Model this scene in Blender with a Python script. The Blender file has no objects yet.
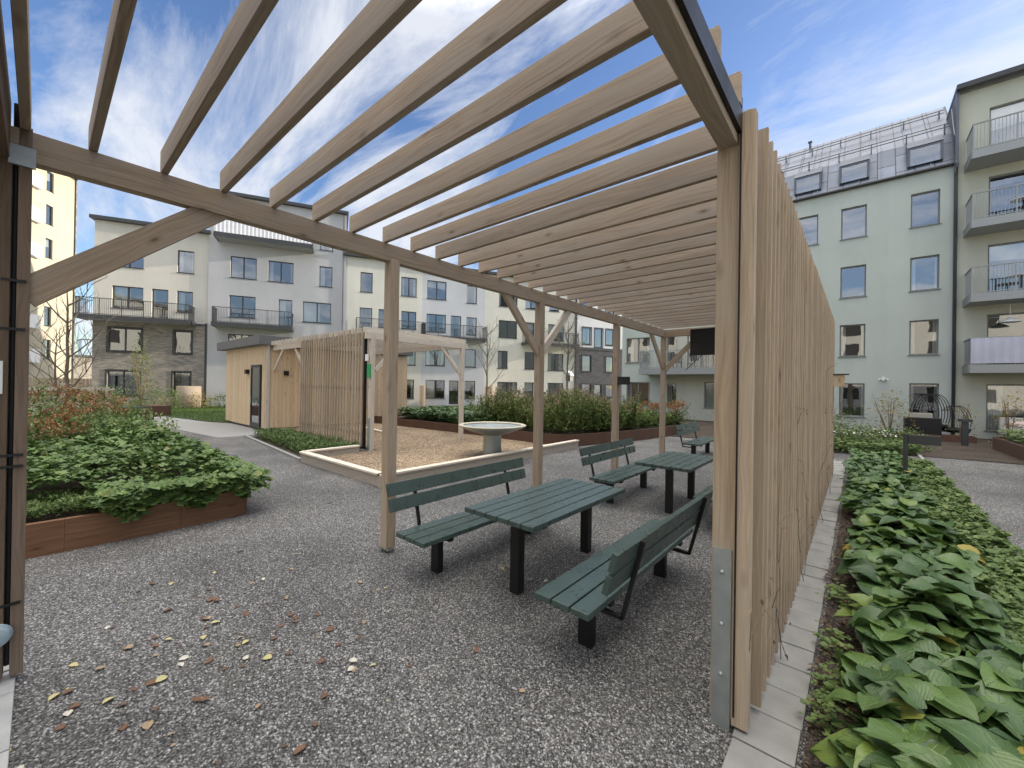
import bpy, math, random
import numpy as np
from mathutils import Vector, Matrix
R=math.radians
random.seed(7); rng=np.random.default_rng(7)
scn=bpy.context.scene; COL=scn.collection

# ---------------------------------------------------------------- camera
YAW,PITCH,ROLL=.7081,.003,.0154
fw=Vector((-math.sin(YAW)*math.cos(PITCH),math.cos(YAW)*math.cos(PITCH),math.sin(PITCH)))
r0=Vector((math.cos(YAW),math.sin(YAW),0)); u0=r0.cross(fw)
rr=r0*math.cos(ROLL)+u0*math.sin(ROLL); uu=-r0*math.sin(ROLL)+u0*math.cos(ROLL)
cd=bpy.data.cameras.new('camera'); cam=bpy.data.objects.new('camera',cd); COL.objects.link(cam)
m=Matrix((rr,uu,-fw)).transposed().to_4x4(); m.translation=Vector((0,0,1.9)); cam.matrix_world=m
cd.sensor_width=36; cd.lens=404.7/1024*36; cd.clip_start=.03; cd.clip_end=3000
scn.camera=cam

# ---------------------------------------------------------------- light
SUN_AZ,SUN_EL=R(32),R(13)          # azimuth clockwise from +Y
w=bpy.data.worlds.new('World'); scn.world=w; w.use_nodes=True
nt=w.node_tree; nt.nodes.clear(); N=nt.nodes.new; L=nt.links.new
out=N('ShaderNodeOutputWorld'); bg=N('ShaderNodeBackground'); sky=N('ShaderNodeTexSky')
sky.sky_type='NISHITA'; sky.sun_disc=False; sky.sun_elevation=SUN_EL; sky.sun_rotation=SUN_AZ
sky.air_density=1.0; sky.dust_density=.6; sky.ozone_density=2.5
tc=N('ShaderNodeTexCoord'); sep=N('ShaderNodeSeparateXYZ'); L(tc.outputs['Generated'],sep.inputs[0])
def wm(op,a,b=None,c=None):
    n=N('ShaderNodeMath'); n.operation=op
    for i,v in enumerate((a,b,c)):
        if v is None: continue
        if isinstance(v,(int,float)): n.inputs[i].default_value=v
        else: L(v,n.inputs[i])
    return n.outputs[0]
zz=wm('ADD',wm('MAXIMUM',sep.outputs[2],0.0),.22)
cx=wm('DIVIDE',sep.outputs[0],zz); cy=wm('DIVIDE',sep.outputs[1],zz)
cmb=N('ShaderNodeCombineXYZ'); L(cx,cmb.inputs[0]); L(cy,cmb.inputs[1])
mp=N('ShaderNodeMapping'); L(cmb.outputs[0],mp.inputs[0]); mp.inputs['Rotation'].default_value=(0,0,R(28)); mp.inputs['Scale'].default_value=(.75,1.9,1); mp.inputs['Location'].default_value=(3.1,1.4,0)
n1=N('ShaderNodeTexNoise'); L(mp.outputs[0],n1.inputs['Vector']); n1.inputs['Scale'].default_value=1.25; n1.inputs['Detail'].default_value=9; n1.inputs['Roughness'].default_value=.66; n1.inputs['Distortion'].default_value=.5
n2=N('ShaderNodeTexNoise'); L(cmb.outputs[0],n2.inputs['Vector']); n2.inputs['Scale'].default_value=.8; n2.inputs['Detail'].default_value=3
mixn=wm('ADD',wm('MULTIPLY',n1.outputs['Fac'],.8),wm('MULTIPLY',n2.outputs['Fac'],.2))
cr=N('ShaderNodeValToRGB'); L(mixn,cr.inputs[0]); cr.color_ramp.elements[0].position=.435; cr.color_ramp.elements[0].color=(0,0,0,1); cr.color_ramp.elements[1].position=.60; cr.color_ramp.elements[1].color=(1,1,1,1)
hs=N('ShaderNodeHueSaturation'); L(sky.outputs[0],hs.inputs['Color']); hs.inputs['Saturation'].default_value=1.08; hs.inputs['Value'].default_value=.52; hs.inputs['Hue'].default_value=.512
mx=N('ShaderNodeMix'); mx.data_type='RGBA'; CLF=N('ShaderNodeMath'); CLF.operation='MULTIPLY'; L(cr.outputs[0],CLF.inputs[0]); CLF.inputs[1].default_value=.86; L(CLF.outputs[0],mx.inputs['Factor']); L(hs.outputs[0],mx.inputs['A']); 
# unseen cloud overhead and to the south (-Y) brightened as added fill light
fz=wm('MULTIPLY',wm('SUBTRACT',sep.outputs[2],.665),3.2); fy=wm('MULTIPLY',wm('ADD',wm('MULTIPLY',sep.outputs[1],-1.0),wm('MULTIPLY',sep.outputs[0],.3)),.22)
bc=N('ShaderNodeClamp'); L(wm('MAXIMUM',fz,wm('MULTIPLY',fy,wm('MINIMUM',wm('MULTIPLY',wm('MAXIMUM',sep.outputs[2],0.0),4.0),1.0))),bc.inputs[0])
cmx=N('ShaderNodeMix'); cmx.data_type='RGBA'; L(bc.outputs[0],cmx.inputs['Factor']); cmx.inputs['A'].default_value=(1.8,1.86,1.98,1); cmx.inputs['B'].default_value=(13.5,13.0,12.3,1); L(cmx.outputs['Result'],mx.inputs['B'])

L(wm('MAXIMUM',CLF.outputs[0],wm('MULTIPLY',bc.outputs[0],.9)),mx.inputs['Factor']); L(mx.outputs['Result'],bg.inputs['Color']); bg.inputs['Strength'].default_value=.14; L(bg.outputs[0],out.inputs[0])
sl=bpy.data.lights.new('sun','SUN'); sl.energy=2.0; sl.angle=R(.6); sl.color=(1,.90,.74)
so=bpy.data.objects.new('sun',sl); COL.objects.link(so)
sd=Vector((math.sin(SUN_AZ)*math.cos(SUN_EL),math.cos(SUN_AZ)*math.cos(SUN_EL),math.sin(SUN_EL)))
so.rotation_euler=sd.to_track_quat('Z','Y').to_euler()
scn.view_settings.view_transform='Standard'; scn.view_settings.look='None'; scn.view_settings.gamma=1; scn.view_settings.use_curve_mapping=False
scn.view_settings.exposure=1.85

# ---------------------------------------------------------------- materials
def newmat(name):
    m=bpy.data.materials.new(name); m.use_nodes=True; nt=m.node_tree; nt.nodes.clear()
    o=nt.nodes.new('ShaderNodeOutputMaterial'); b=nt.nodes.new('ShaderNodeBsdfPrincipled'); nt.links.new(b.outputs[0],o.inputs[0])
    return m,nt,b,o
class G:
    def __init__(s,nt): s.nt=nt
    def n(s,t,**k):
        x=s.nt.nodes.new(t)
        for a,v in k.items():
            if a in('ins',):
                for i,val in v.items():
                    if isinstance(val,bpy.types.NodeSocket): s.nt.links.new(val,x.inputs[i])
                    else: x.inputs[i].default_value=val
            else: setattr(x,a,v)
        return x
    def math(s,op,a,b=0.0,c=0.0): return s.n('ShaderNodeMath',operation=op,ins={0:a,1:b,2:c}).outputs[0]
    def noise(s,vec,scale,detail=4,rough=.5,dist=0):
        return s.n('ShaderNodeTexNoise',ins={'Vector':vec,'Scale':scale,'Detail':detail,'Roughness':rough,'Distortion':dist}).outputs['Fac']
    def map(s,vec,scale=(1,1,1),loc=(0,0,0),rot=(0,0,0)):
        return s.n('ShaderNodeMapping',ins={'Vector':vec,'Scale':scale,'Location':loc,'Rotation':rot}).outputs[0]
    def ramp(s,f,stops,interp='LINEAR'):
        r=s.n('ShaderNodeValToRGB',ins={0:f}); cr=r.color_ramp; cr.interpolation=interp
        while len(cr.elements)<len(stops): cr.elements.new(.5)
        for e,(p,c) in zip(cr.elements,stops):
            e.position=p; e.color=(c,c,c,1) if isinstance(c,(int,float)) else (*c,1)
        return r.outputs[0]
    def mix(s,f,a,b,bt='MIX'):
        x=s.nt.nodes.new('ShaderNodeMix'); x.data_type='RGBA'; x.blend_type=bt
        for i,v in (('Factor',f),('A',a),('B',b)):
            if isinstance(v,bpy.types.NodeSocket): s.nt.links.new(v,x.inputs[i])
            elif isinstance(v,(int,float)): x.inputs[i].default_value=v if i=='Factor' else (v,v,v,1)
            else: x.inputs[i].default_value=(*v,1)
        return x.outputs['Result']
    def bump(s,h,dist=.01,strength=1.0,normal=None):
        ins={'Height':h,'Distance':dist,'Strength':strength}
        if normal: ins['Normal']=normal
        return s.n('ShaderNodeBump',ins=ins).outputs[0]
def wood(name,c0,c1,knot=(.10,.06,.035),rough=.75,grey=None,knots=True,stain=0.0):
    m,nt,b,o=newmat(name); g=G(nt)
    uv=g.n('ShaderNodeTexCoord').outputs['UV']; oi=g.n('ShaderNodeObjectInfo').outputs['Random']
    off=g.n('ShaderNodeCombineXYZ',ins={0:g.math('MULTIPLY',oi,37.0),1:g.math('MULTIPLY',oi,11.0)}).outputs[0]
    v=g.n('ShaderNodeVectorMath',operation='ADD',ins={0:uv,1:off}).outputs[0]
    warp=g.noise(g.map(v,(1.2,3,1)),1.0,2)
    v2=g.n('ShaderNodeVectorMath',operation='ADD',ins={0:g.map(v,(1.3,52,1)),1:g.n('ShaderNodeCombineXYZ',ins={1:g.math('MULTIPLY',warp,7.0)}).outputs[0]}).outputs[0]
    gr=g.noise(v2,1.3,5,.6,.4)
    fine=g.noise(g.map(v,(3,190,1)),1.0,3,.6)
    f=g.math('ADD',g.math('MULTIPLY',gr,.75),g.math('MULTIPLY',fine,.25))
    col=g.ramp(f,[(.32,c0),(.62,c1)])
    if grey:
        pt=g.noise(g.map(v,(.7,5,1)),1.0,3); col=g.mix(g.ramp(pt,[(.4,0),(.68,.75)]),col,grey)
    # each board its own tone
    wn=g.n('ShaderNodeTexWhiteNoise',noise_dimensions='1D',ins={'W':g.math('MULTIPLY',g.math('FLOOR',g.math('MULTIPLY',g.n('ShaderNodeSeparateXYZ',ins={0:uv}).outputs[2],1.0)),1.0)})
    tone=g.math('ADD',g.math('MULTIPLY',oi,.22),.89)
    at=g.n('ShaderNodeAttribute',attribute_name='tone'); tone=g.math('MULTIPLY',tone,at.outputs['Fac'])
    col=g.mix(1.0,col,g.n('ShaderNodeCombineColor',ins={0:tone,1:tone,2:tone}).outputs[0],'MULTIPLY')
    if knots:
        vn=g.n('ShaderNodeTexVoronoi',ins={'Vector':g.map(v,(3.6,9.5,1)),'Scale':1.0,'Randomness':1.0}); vo=vn.outputs['Distance']
        sel=g.ramp(g.n('ShaderNodeSeparateColor',ins={0:vn.outputs['Color']}).outputs[0],[(.72,0),(.74,1)])
        k=g.ramp(vo,[(.07,1),(.12,.45),(.30,0)]); col=g.mix(g.math('MULTIPLY',g.math('MULTIPLY',k,sel),.75),col,knot)
    nt.links.new(col,b.inputs['Base Color']); b.inputs['Roughness'].default_value=rough; b.inputs['Specular IOR Level'].default_value=.25
    nt.links.new(g.bump(f,.0025,.5),b.inputs['Normal'])
    return m
def plain(name,col,rough=.5,metal=0,var=.12,scale=3.0,bump=0,bscale=80,spec=.5):
    m,nt,b,o=newmat(name); g=G(nt); t=g.n('ShaderNodeTexCoord').outputs['Object']
    ns=g.noise(t,scale,5,.6); c=g.mix(ns,tuple(x*(1-var) for x in col),tuple(min(1,x*(1+var)) for x in col))
    nt.links.new(c,b.inputs['Base Color']); b.inputs['Metallic'].default_value=metal; b.inputs['Specular IOR Level'].default_value=spec
    nt.links.new(g.ramp(ns,[(.3,max(.02,rough-.08)),(.7,min(1,rough+.1))]),b.inputs['Roughness'])
    if bump: nt.links.new(g.bump(g.noise(t,bscale,3),bump,.6),b.inputs['Normal'])
    return m
def plaster(name,col,var=.085):
    m,nt,b,o=newmat(name); g=G(nt); t=g.n('ShaderNodeTexCoord').outputs['Object']
    a=g.noise(t,.35,5,.6); a2=g.noise(g.map(t,(1.2,1.2,.15)),1.0,4,.6)
    f=g.math('ADD',g.math('MULTIPLY',a,.6),g.math('MULTIPLY',a2,.4))
    c=g.mix(g.ramp(f,[(.35,0),(.65,1)]),tuple(x*(1-var) for x in col),tuple(x*(1+var) for x in col))
    nt.links.new(c,b.inputs['Base Color']); b.inputs['Roughness'].default_value=.9; b.inputs['Specular IOR Level'].default_value=.2
    nt.links.new(g.bump(g.noise(t,60,4),.004,.5),b.inputs['Normal']); return m
def brick(name,c1,c2,mortar,sx=1.0):
    m,nt,b,o=newmat(name); g=G(nt); t=g.n('ShaderNodeTexCoord').outputs['Object']
    sp=g.n('ShaderNodeSeparateXYZ',ins={0:t}); v=g.n('ShaderNodeCombineXYZ',ins={0:g.math('ADD',sp.outputs[0],sp.outputs[1]),1:sp.outputs[2]}).outputs[0]
    bt=g.n('ShaderNodeTexBrick',ins={'Vector':v,'Color1':(*c1,1),'Color2':(*c2,1),'Mortar':(*mortar,1),'Scale':1.0,'Mortar Size':.008,'Brick Width':.34*sx,'Row Height':.085,'Bias':-.1})
    ns=g.noise(g.map(v,(1.2,5,1)),2.0,4)
    c=g.mix(.75,bt.outputs[0],g.ramp(ns,[(.3,.45),(.7,1.0)]),'MULTIPLY')
    nt.links.new(c,b.inputs['Base Color']); b.inputs['Roughness'].default_value=.9
    nt.links.new(g.bump(bt.outputs['Fac'],-.01,.6),b.inputs['Normal']); return m
def leafmat(name,cols,rough=.45,trans=.25,spec=.5,veins=False):
    m,nt,b,o=newmat(name); g=G(nt)
    at=g.n('ShaderNodeAttribute',attribute_name='tint').outputs['Fac']
    c=g.ramp(at,cols)
    t=g.n('ShaderNodeTexCoord').outputs['UV']
    if veins:
        sp=g.n('ShaderNodeSeparateXYZ',ins={0:t})
        # uv: x along, y across (-1..1): midrib and side veins
        ay=g.math('ABSOLUTE',sp.outputs[1]); mid=g.ramp(ay,[(.0,1),(.05,0)])
        sv=g.math('SINE',g.math('MULTIPLY',g.math('SUBTRACT',sp.outputs[0],g.math('MULTIPLY',ay,.55)),44.0))
        ve=g.math('MAXIMUM',mid,g.math('MULTIPLY',g.ramp(sv,[(.75,0),(1,1)]),.45))
        c=g.mix(g.math('MULTIPLY',ve,.45),c,(.20,.30,.10))
        nt.links.new(g.bump(g.math('SUBTRACT',g.noise(t,9,3),ve),.004,.7),b.inputs['Normal'])
    nt.links.new(c,b.inputs['Base Color']); b.inputs['Roughness'].default_value=rough; b.inputs['Specular IOR Level'].default_value=spec
    if trans:
        tr=nt.nodes.new('ShaderNodeBsdfTranslucent'); nt.links.new(c,tr.inputs[0]); ms=nt.nodes.new('ShaderNodeMixShader'); ms.inputs[0].default_value=trans
        nt.links.new(b.outputs[0],ms.inputs[1]); nt.links.new(tr.outputs[0],ms.inputs[2]); nt.links.new(ms.outputs[0],o.inputs[0])
    return m
def gravelmat(name,scale,stops,moss=0,fine=(.06,.06,.06)):
    m,nt,b,o=newmat(name); g=G(nt); t=g.n('ShaderNodeTexCoord').outputs['Object']
    wv=g.n('ShaderNodeTexNoise',ins={'Vector':t,'Scale':scale*.7,'Detail':1}).outputs['Color']
    tv=g.n('ShaderNodeVectorMath',operation='ADD',ins={0:t,1:g.n('ShaderNodeVectorMath',operation='SCALE',ins={0:wv,'Scale':.012}).outputs[0]}).outputs[0]
    v=g.n('ShaderNodeTexVoronoi',feature='F1',ins={'Vector':tv,'Scale':scale,'Randomness':1.0})
    v2=g.n('ShaderNodeTexVoronoi',feature='F1',ins={'Vector':tv,'Scale':scale*2.1,'Randomness':1.0})
    cell=g.n('ShaderNodeSeparateColor',ins={0:v.outputs['Color']}).outputs[0]
    cell2=g.n('ShaderNodeSeparateColor',ins={0:v2.outputs['Color']}).outputs[1]
    c=g.mix(.4,g.ramp(cell,stops),g.ramp(cell2,stops))
    gap=g.ramp(v.outputs['Distance'],[(.35,1),(.75,.35)])
    c=g.mix(1.0,c,gap,'MULTIPLY')
    big=g.noise(t,.55,5,.6); c=g.mix(1.0,c,g.ramp(big,[(.32,.62),(.5,.95),(.68,1.2)]),'MULTIPLY')
    if moss:
        mo=g.noise(g.map(t,loc=(5,3,0)),.8,6,.7); c=g.mix(g.ramp(mo,[(.56,0),(.75,moss)]),c,(.10,.11,.05))
    nt.links.new(c,b.inputs['Base Color']); b.inputs['Roughness'].default_value=.7; b.inputs['Specular IOR Level'].default_value=.3
    h=g.math('ADD',g.math('MULTIPLY',v.outputs['Distance'],-1.0),g.math('ADD',g.math('MULTIPLY',cell,.8),g.math('MULTIPLY',v2.outputs['Distance'],-.4)))
    nt.links.new(g.bump(h,.012,.9),b.inputs['Normal']); return m
M={}
M['wood']=wood('weathered_pine',(.24,.175,.118),(.44,.345,.25),grey=(.37,.312,.25))
M['wood_fresh']=wood('honey_pine',(.26,.195,.13),(.46,.36,.255),grey=(.38,.32,.255))
M['wood_shed']=wood('shed_cladding_pine',(.50,.37,.23),(.66,.51,.34),knots=True)
M['wood_pale']=wood('pale_timber',(.42,.36,.29),(.60,.53,.44))
M['wood_shaded']=wood('shade_painted_timber',(.085,.06,.042),(.15,.105,.07))  # same pine as the rest, shade of the near-left corner put into its colour
M['wood_half_shaded']=wood('half_shade_painted_timber',(.14,.10,.07),(.23,.17,.125))  # lighter step of that painted shade, for the corner board
M['green']=plain('green_painted_wood',(.052,.080,.072),.30,0,.26,6,.002,120)
M['black']=plain('black_steel',(.012,.012,.013),.45,.3,.2)
M['galv']=plain('galvanised_steel',(.38,.42,.42),.5,.75,.22,14)
M['dark']=plain('dark_frame_paint',(.035,.037,.04),.45,0,.1)
M['greyframe']=plain('grey_frame_paint',(.17,.175,.17),.5,0,.08)
M['greymetal']=plain('grey_metal',(.115,.122,.14),.42,.5,.12,.8)
M['railgrey']=plain('grey_railing',(.27,.28,.275),.45,.3,.08)
M['white']=plain('white_plastic',(.75,.75,.73),.5,0,.05)
M['slab']=plain('concrete_soffit',(.34,.34,.33),.85,0,.1)
M['conc']=plain('concrete',(.27,.265,.25),.85,0,.15,6,.002,90)
M['corten']=plain('rusted_steel',(.10,.052,.033),.85,.1,.5,2.2,.002,60)
M['bark']=plain('bark',(.15,.125,.09),.9,0,.3,10)
M['twig']=plain('twig',(.16,.115,.08),.9,0,.25,10)
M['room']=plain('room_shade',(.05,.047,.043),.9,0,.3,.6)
M['curtain']=plain('curtain_cloth',(.62,.60,.55),.9,0,.15,2)
M['soil']=gravelmat('soil',60,[(.1,(.03,.022,.016)),(.55,(.09,.065,.045)),(.9,(.20,.16,.12))])
M['gravel']=gravelmat('grey_gravel',82,[(.10,(.035,.033,.030)),(.5,(.165,.158,.147)),(.76,(.32,.31,.295)),(.93,(.72,.70,.67))],moss=.25)
M['chips']=gravelmat('wood_chips',28,[(.05,(.16,.105,.06)),(.5,(.38,.27,.165)),(.9,(.62,.48,.32))])
M['lawn']=plain('lawn_soil',(.05,.085,.02),.9,0,.35,3)
M['lawnblade']=leafmat('grass_blades',[(0,(.035,.075,.015)),(.6,(.075,.14,.025)),(1,(.15,.19,.05))],.6,.3,.3)
M['stone']=plain('grey_paving_stone',(.25,.243,.225),.85,0,.38,5,.003,70); M['stone_pale']=plain('pale_paving_stone',(.38,.38,.37),.85,0,.3,6,.003,70)
def glass():
    m,nt,b,o=newmat('window_glass'); g=G(nt); nt.nodes.remove(b)
    gl=nt.nodes.new('ShaderNodeBsdfGlossy'); gl.inputs['Roughness'].default_value=.015; gl.inputs['Color'].default_value=(.86,.9,.95,1)
    t=g.n('ShaderNodeTexCoord').outputs['Object']; nt.links.new(g.bump(g.noise(t,.9,2),.012,.25),gl.inputs['Normal'])
    tr=nt.nodes.new('ShaderNodeBsdfTransparent'); tr.inputs[0].default_value=(.75,.78,.78,1)
    fr=g.n('ShaderNodeLayerWeight',ins={'Blend':.5}).outputs['Facing']
    ms=nt.nodes.new('ShaderNodeMixShader'); nt.links.new(g.ramp(fr,[(0,.24),(.6,.42),(1,.95)]),ms.inputs[0]); nt.links.new(tr.outputs[0],ms.inputs[1]); nt.links.new(gl.outputs[0],ms.inputs[2]); nt.links.new(ms.outputs[0],o.inputs[0]); return m
M['glass']=glass()

# ---------------------------------------------------------------- mesh helpers
class MB:
    def __init__(s): s.v=[];s.f=[];s.uv=[];s.t=[]
    def quad(s,pts,uvs=None,tone=1.0):
        i=len(s.v); s.v+= [tuple(p) for p in pts]; s.f.append(tuple(range(i,i+len(pts))))
        s.uv+= uvs if uvs else [(0,0)]*len(pts); s.t+=[tone]*len(pts)
    def beam(s,p0,p1,wd,ht,up=(0,0,1),tone=1.0):
        p0=Vector(p0);p1=Vector(p1);d=(p1-p0);Ln=d.length;d.normalize();up=Vector(up)
        x=d.cross(up)
        if x.length<1e-4: x=d.cross(Vector((1,0,0)))
        x.normalize(); z=x.cross(d).normalized(); x*=wd/2; z*=ht/2
        c=[p0-x-z,p0+x-z,p0+x+z,p0-x+z,p1-x-z,p1+x-z,p1+x+z,p1-x+z]
        o=random.random()*20; q=random.random()*7
        i=len(s.v); s.v+=[tuple(k) for k in c]; s.t+=[tone]*8
        def F(a,b,c_,d_,w_,v0):
            s.f.append((i+a,i+b,i+c_,i+d_)); s.uv.extend([(o,q+v0),(o,q+v0+w_),(o+Ln,q+v0+w_),(o+Ln,q+v0)])
        F(0,1,5,4,wd,0);F(1,2,6,5,ht,wd);F(2,3,7,6,wd,wd+ht);F(3,0,4,7,ht,2*wd+ht)
        s.f.append((i+3,i+2,i+1,i+0)); s.uv.extend([(o,q),(o+.02,q),(o+.02,q+wd),(o,q+wd)])
        s.f.append((i+4,i+5,i+6,i+7)); s.uv.extend([(o,q),(o+.02,q),(o+.02,q+wd),(o,q+wd)])
        return s
    def box(s,x0,x1,y0,y1,z0,z1,tone=1.0):
        dx,dy,dz=x1-x0,y1-y0,z1-z0
        if dx>=dy and dx>=dz: return s.beam((x0,(y0+y1)/2,(z0+z1)/2),(x1,(y0+y1)/2,(z0+z1)/2),dy,dz,tone=tone)
        if dy>=dx and dy>=dz: return s.beam(((x0+x1)/2,y0,(z0+z1)/2),((x0+x1)/2,y1,(z0+z1)/2),dx,dz,tone=tone)
        return s.beam(((x0+x1)/2,(y0+y1)/2,z0),((x0+x1)/2,(y0+y1)/2,z1),dx,dy,up=(0,1,0),tone=tone)
    def tube(s,pts,rad,n=8,caps=True):
        pts=[Vector(p) for p in pts]; rad=rad if isinstance(rad,(list,tuple)) else [rad]*len(pts)
        base=len(s.v); pf=None
        for k,p in enumerate(pts):
            d=(pts[min(k+1,len(pts)-1)]-pts[max(k-1,0)]).normalized()
            a=d.cross(Vector((0,0,1))) if abs(d.z)<.95 else d.cross(Vector((1,0,0)))
            a.normalize()
            if pf is not None and a.dot(pf)<0: a=-a
            pf=a; b=d.cross(a)
            for j in range(n):
                th=2*math.pi*j/n; s.v.append(tuple(p+(a*math.cos(th)+b*math.sin(th))*rad[k])); s.t.append(1.0)
        for k in range(len(pts)-1):
            for j in range(n):
                j2=(j+1)%n; s.f.append((base+k*n+j,base+k*n+j2,base+(k+1)*n+j2,base+(k+1)*n+j)); s.uv.extend([(k*.3,j/n),(k*.3,(j+1)/n),(k*.3+.3,(j+1)/n),(k*.3+.3,j/n)])
        if caps:
            s.f.append(tuple(base+j for j in range(n))[::-1]); s.uv.extend([(0,0)]*n)
            e=base+(len(pts)-1)*n; s.f.append(tuple(e+j for j in range(n))); s.uv.extend([(0,0)]*n)
        return s
    def lathe(s,c,prof,n=32):
        base=len(s.v)
        for r_,z in prof:
            for j in range(n):
                th=2*math.pi*j/n; s.v.append((c[0]+r_*math.cos(th),c[1]+r_*math.sin(th),c[2]+z)); s.t.append(1.0)
        for k in range(len(prof)-1):
            for j in range(n):
                j2=(j+1)%n; s.f.append((base+k*n+j,base+k*n+j2,base+(k+1)*n+j2,base+(k+1)*n+j)); s.uv.extend([(k,j/n)]*4)
        return s
    def prism(s,poly,z0,z1):
        n=len(poly); i=len(s.v); s.v+=[(x,y,z0) for x,y in poly]+[(x,y,z1) for x,y in poly]; s.t+=[1.0]*2*n
        s.f.append(tuple(range(i,i+n))[::-1]); s.uv+=[(0,0)]*n; s.f.append(tuple(range(i+n,i+2*n))); s.uv+=[(x,y) for x,y in poly]
        for k in range(n):
            k2=(k+1)%n; s.f.append((i+k,i+k2,i+n+k2,i+n+k)); s.uv+=[(0,0),(1,0),(1,.3),(0,.3)]
        return s
    def build(s,name,mat,parent=None,smooth=False,bevel=0):
        me=bpy.data.meshes.new(name); me.from_pydata(s.v,[],s.f); me.update()
        uvl=me.uv_layers.new(name='UVMap')
        if len(s.uv)==len(me.loops): uvl.data.foreach_set('uv',np.array(s.uv,dtype=np.float32).ravel())
        a=me.attributes.new('tone','FLOAT','POINT'); a.data.foreach_set('value',np.array(s.t,dtype=np.float32))
        me.materials.append(M[mat] if isinstance(mat,str) else mat)
        if smooth: me.polygons.foreach_set('use_smooth',[True]*len(me.polygons))
        o=bpy.data.objects.new(name,me); COL.objects.link(o)
        if parent: o.parent=parent
        if bevel:
            b=o.modifiers.new('bevel','BEVEL'); b.width=bevel; b.segments=2; b.limit_method='ANGLE'
        return o
def thing(name,label,cat,loc=(0,0,0),rz=0,group=None):
    o=bpy.data.objects.new(name,None); COL.objects.link(o); o.empty_display_size=.2
    o.location=loc; o.rotation_euler=(0,0,rz); tag(o,label,cat,group); return o
def tag(o,label,cat,group=None,kind=None):
    if label: o['label']=label
    if cat: o['category']=cat
    if group: o['group']=group
    if kind: o['kind']=kind
    return o
def struct(o): o['kind']='structure'; return o
def dup(root,loc,rz,label,scale=(1,1,1)):
    r_=root.copy(); COL.objects.link(r_); r_.location=loc; r_.rotation_euler=(0,0,rz); r_.scale=scale; r_['label']=label
    for ch in list(root.children):
        c=ch.copy(); COL.objects.link(c); c.parent=r_
        for gch in ch.children:
            d=gch.copy(); COL.objects.link(d); d.parent=c
    return r_
def sheet(name,poly,z,mat):
    b=MB(); b.quad([(x,y,z) for x,y in poly]); return struct(b.build(name,mat))

# leaves: numpy instancing of a small template into one mesh
def leaf_template(kind):
    if kind=='big':      # broad leaf, cupped, 5x5 grid; x along, y across
        V=[];F=[];UV=[];nu,nv=5,4
        for i in range(nu+1):
            u=i/nu; wid=(math.sin(math.pi*min(1,(u*.93+.07))**.80))**.75*.47+.01
            for j in range(nv+1):
                v=(j/nv)*2-1
                V.append((u-.05+.10*abs(v)*(1-u)*-1.4, v*wid, .16*math.sin(math.pi*u)-.30*u*u*.5 +.10*abs(v)**1.3+.03*math.sin(9*u+3*v)))
                UV.append((u,v))
        for i in range(nu):
            for j in range(nv):
                a=i*(nv+1)+j; F.append((a,a+nv+1,a+nv+2,a+1))
        return np.array(V),F,np.array(UV)
    if kind=='round':    # lobed round leaf
        V=[(.1,0,.0)];n=11
        for j in range(n):
            th=R(-160)+R(320)*j/(n-1); r_=.5*(1+.13*(1 if j%2 else -1)); V.append((.1+r_*math.cos(th),r_*math.sin(th),.07+.05*math.cos(3*th)))
        F=[(0,j+1,j+2) for j in range(n-1)]
        V=np.array(V); return V,F,V[:,:2]
    if kind=='small':
        V=np.array([(0,0,0),(.5,.24,.09),(1,0,-.05),(.5,-.24,.09)]); return V,[(0,1,2),(0,2,3)],V[:,:2]
    if kind=='blade':
        V=np.array([(0,.05,0),(0,-.05,0),(1,0,0)]); return V,[(0,1,2)],V[:,:2]
def leaves(name,kind,P,size,yaw,tilt,tint,mat,parent=None,roll=None):
    V,F,UV=leaf_template(kind); n=len(P); P=np.asarray(P,float)
    roll=np.zeros(n) if roll is None else roll
    size=np.broadcast_to(size,n); cy,sy=np.cos(yaw),np.sin(yaw); ct,st=np.cos(tilt),np.sin(tilt); cr_,sr_=np.cos(roll),np.sin(roll)
    x=V[None,:,0]*np.ones((n,1)); y=V[None,:,1]*cr_[:,None]-V[None,:,2]*sr_[:,None]; z=V[None,:,1]*sr_[:,None]+V[None,:,2]*cr_[:,None]
    x2=x*ct[:,None]-z*st[:,None]; z2=x*st[:,None]+z*ct[:,None]
    X=x2*cy[:,None]-y*sy[:,None]; Y=x2*sy[:,None]+y*cy[:,None]
    W=np.stack([X,Y,z2],-1)*size[:,None,None]+P[:,None,:]
    nv=len(V); tot=[tuple(np.array(f)) for f in F]
    loops=np.concatenate([np.array(f) for f in F]); ls=np.array([len(f) for f in F])
    allL=(loops[None,:]+np.arange(n)[:,None]*nv).ravel(); allS=np.tile(ls,n)
    me=bpy.data.meshes.new(name); me.vertices.add(n*nv); me.vertices.foreach_set('co',W.reshape(-1).astype(np.float32))
    me.loops.add(len(allL)); me.loops.foreach_set('vertex_index',allL.astype(np.int32))
    me.polygons.add(len(allS)); st_=np.concatenate([[0],np.cumsum(allS)[:-1]]); me.polygons.foreach_set('loop_start',st_.astype(np.int32)); me.polygons.foreach_set('loop_total',allS.astype(np.int32))
    me.update(); me.validate()
    a=me.attributes.new('tint','FLOAT','POINT'); a.data.foreach_set('value',np.repeat(tint,nv).astype(np.float32))
    uvl=me.uv_layers.new(name='UVMap'); uvl.data.foreach_set('uv',np.tile(UV[loops],(n,1)).astype(np.float32).ravel())
    me.polygons.foreach_set('use_smooth',[kind=='big']*len(me.polygons))
    me.materials.append(M[mat]); o=bpy.data.objects.new(name,me); COL.objects.link(o)
    if parent: o.parent=parent
    return o
def U(a,b,n): return rng.uniform(a,b,n)
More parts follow.
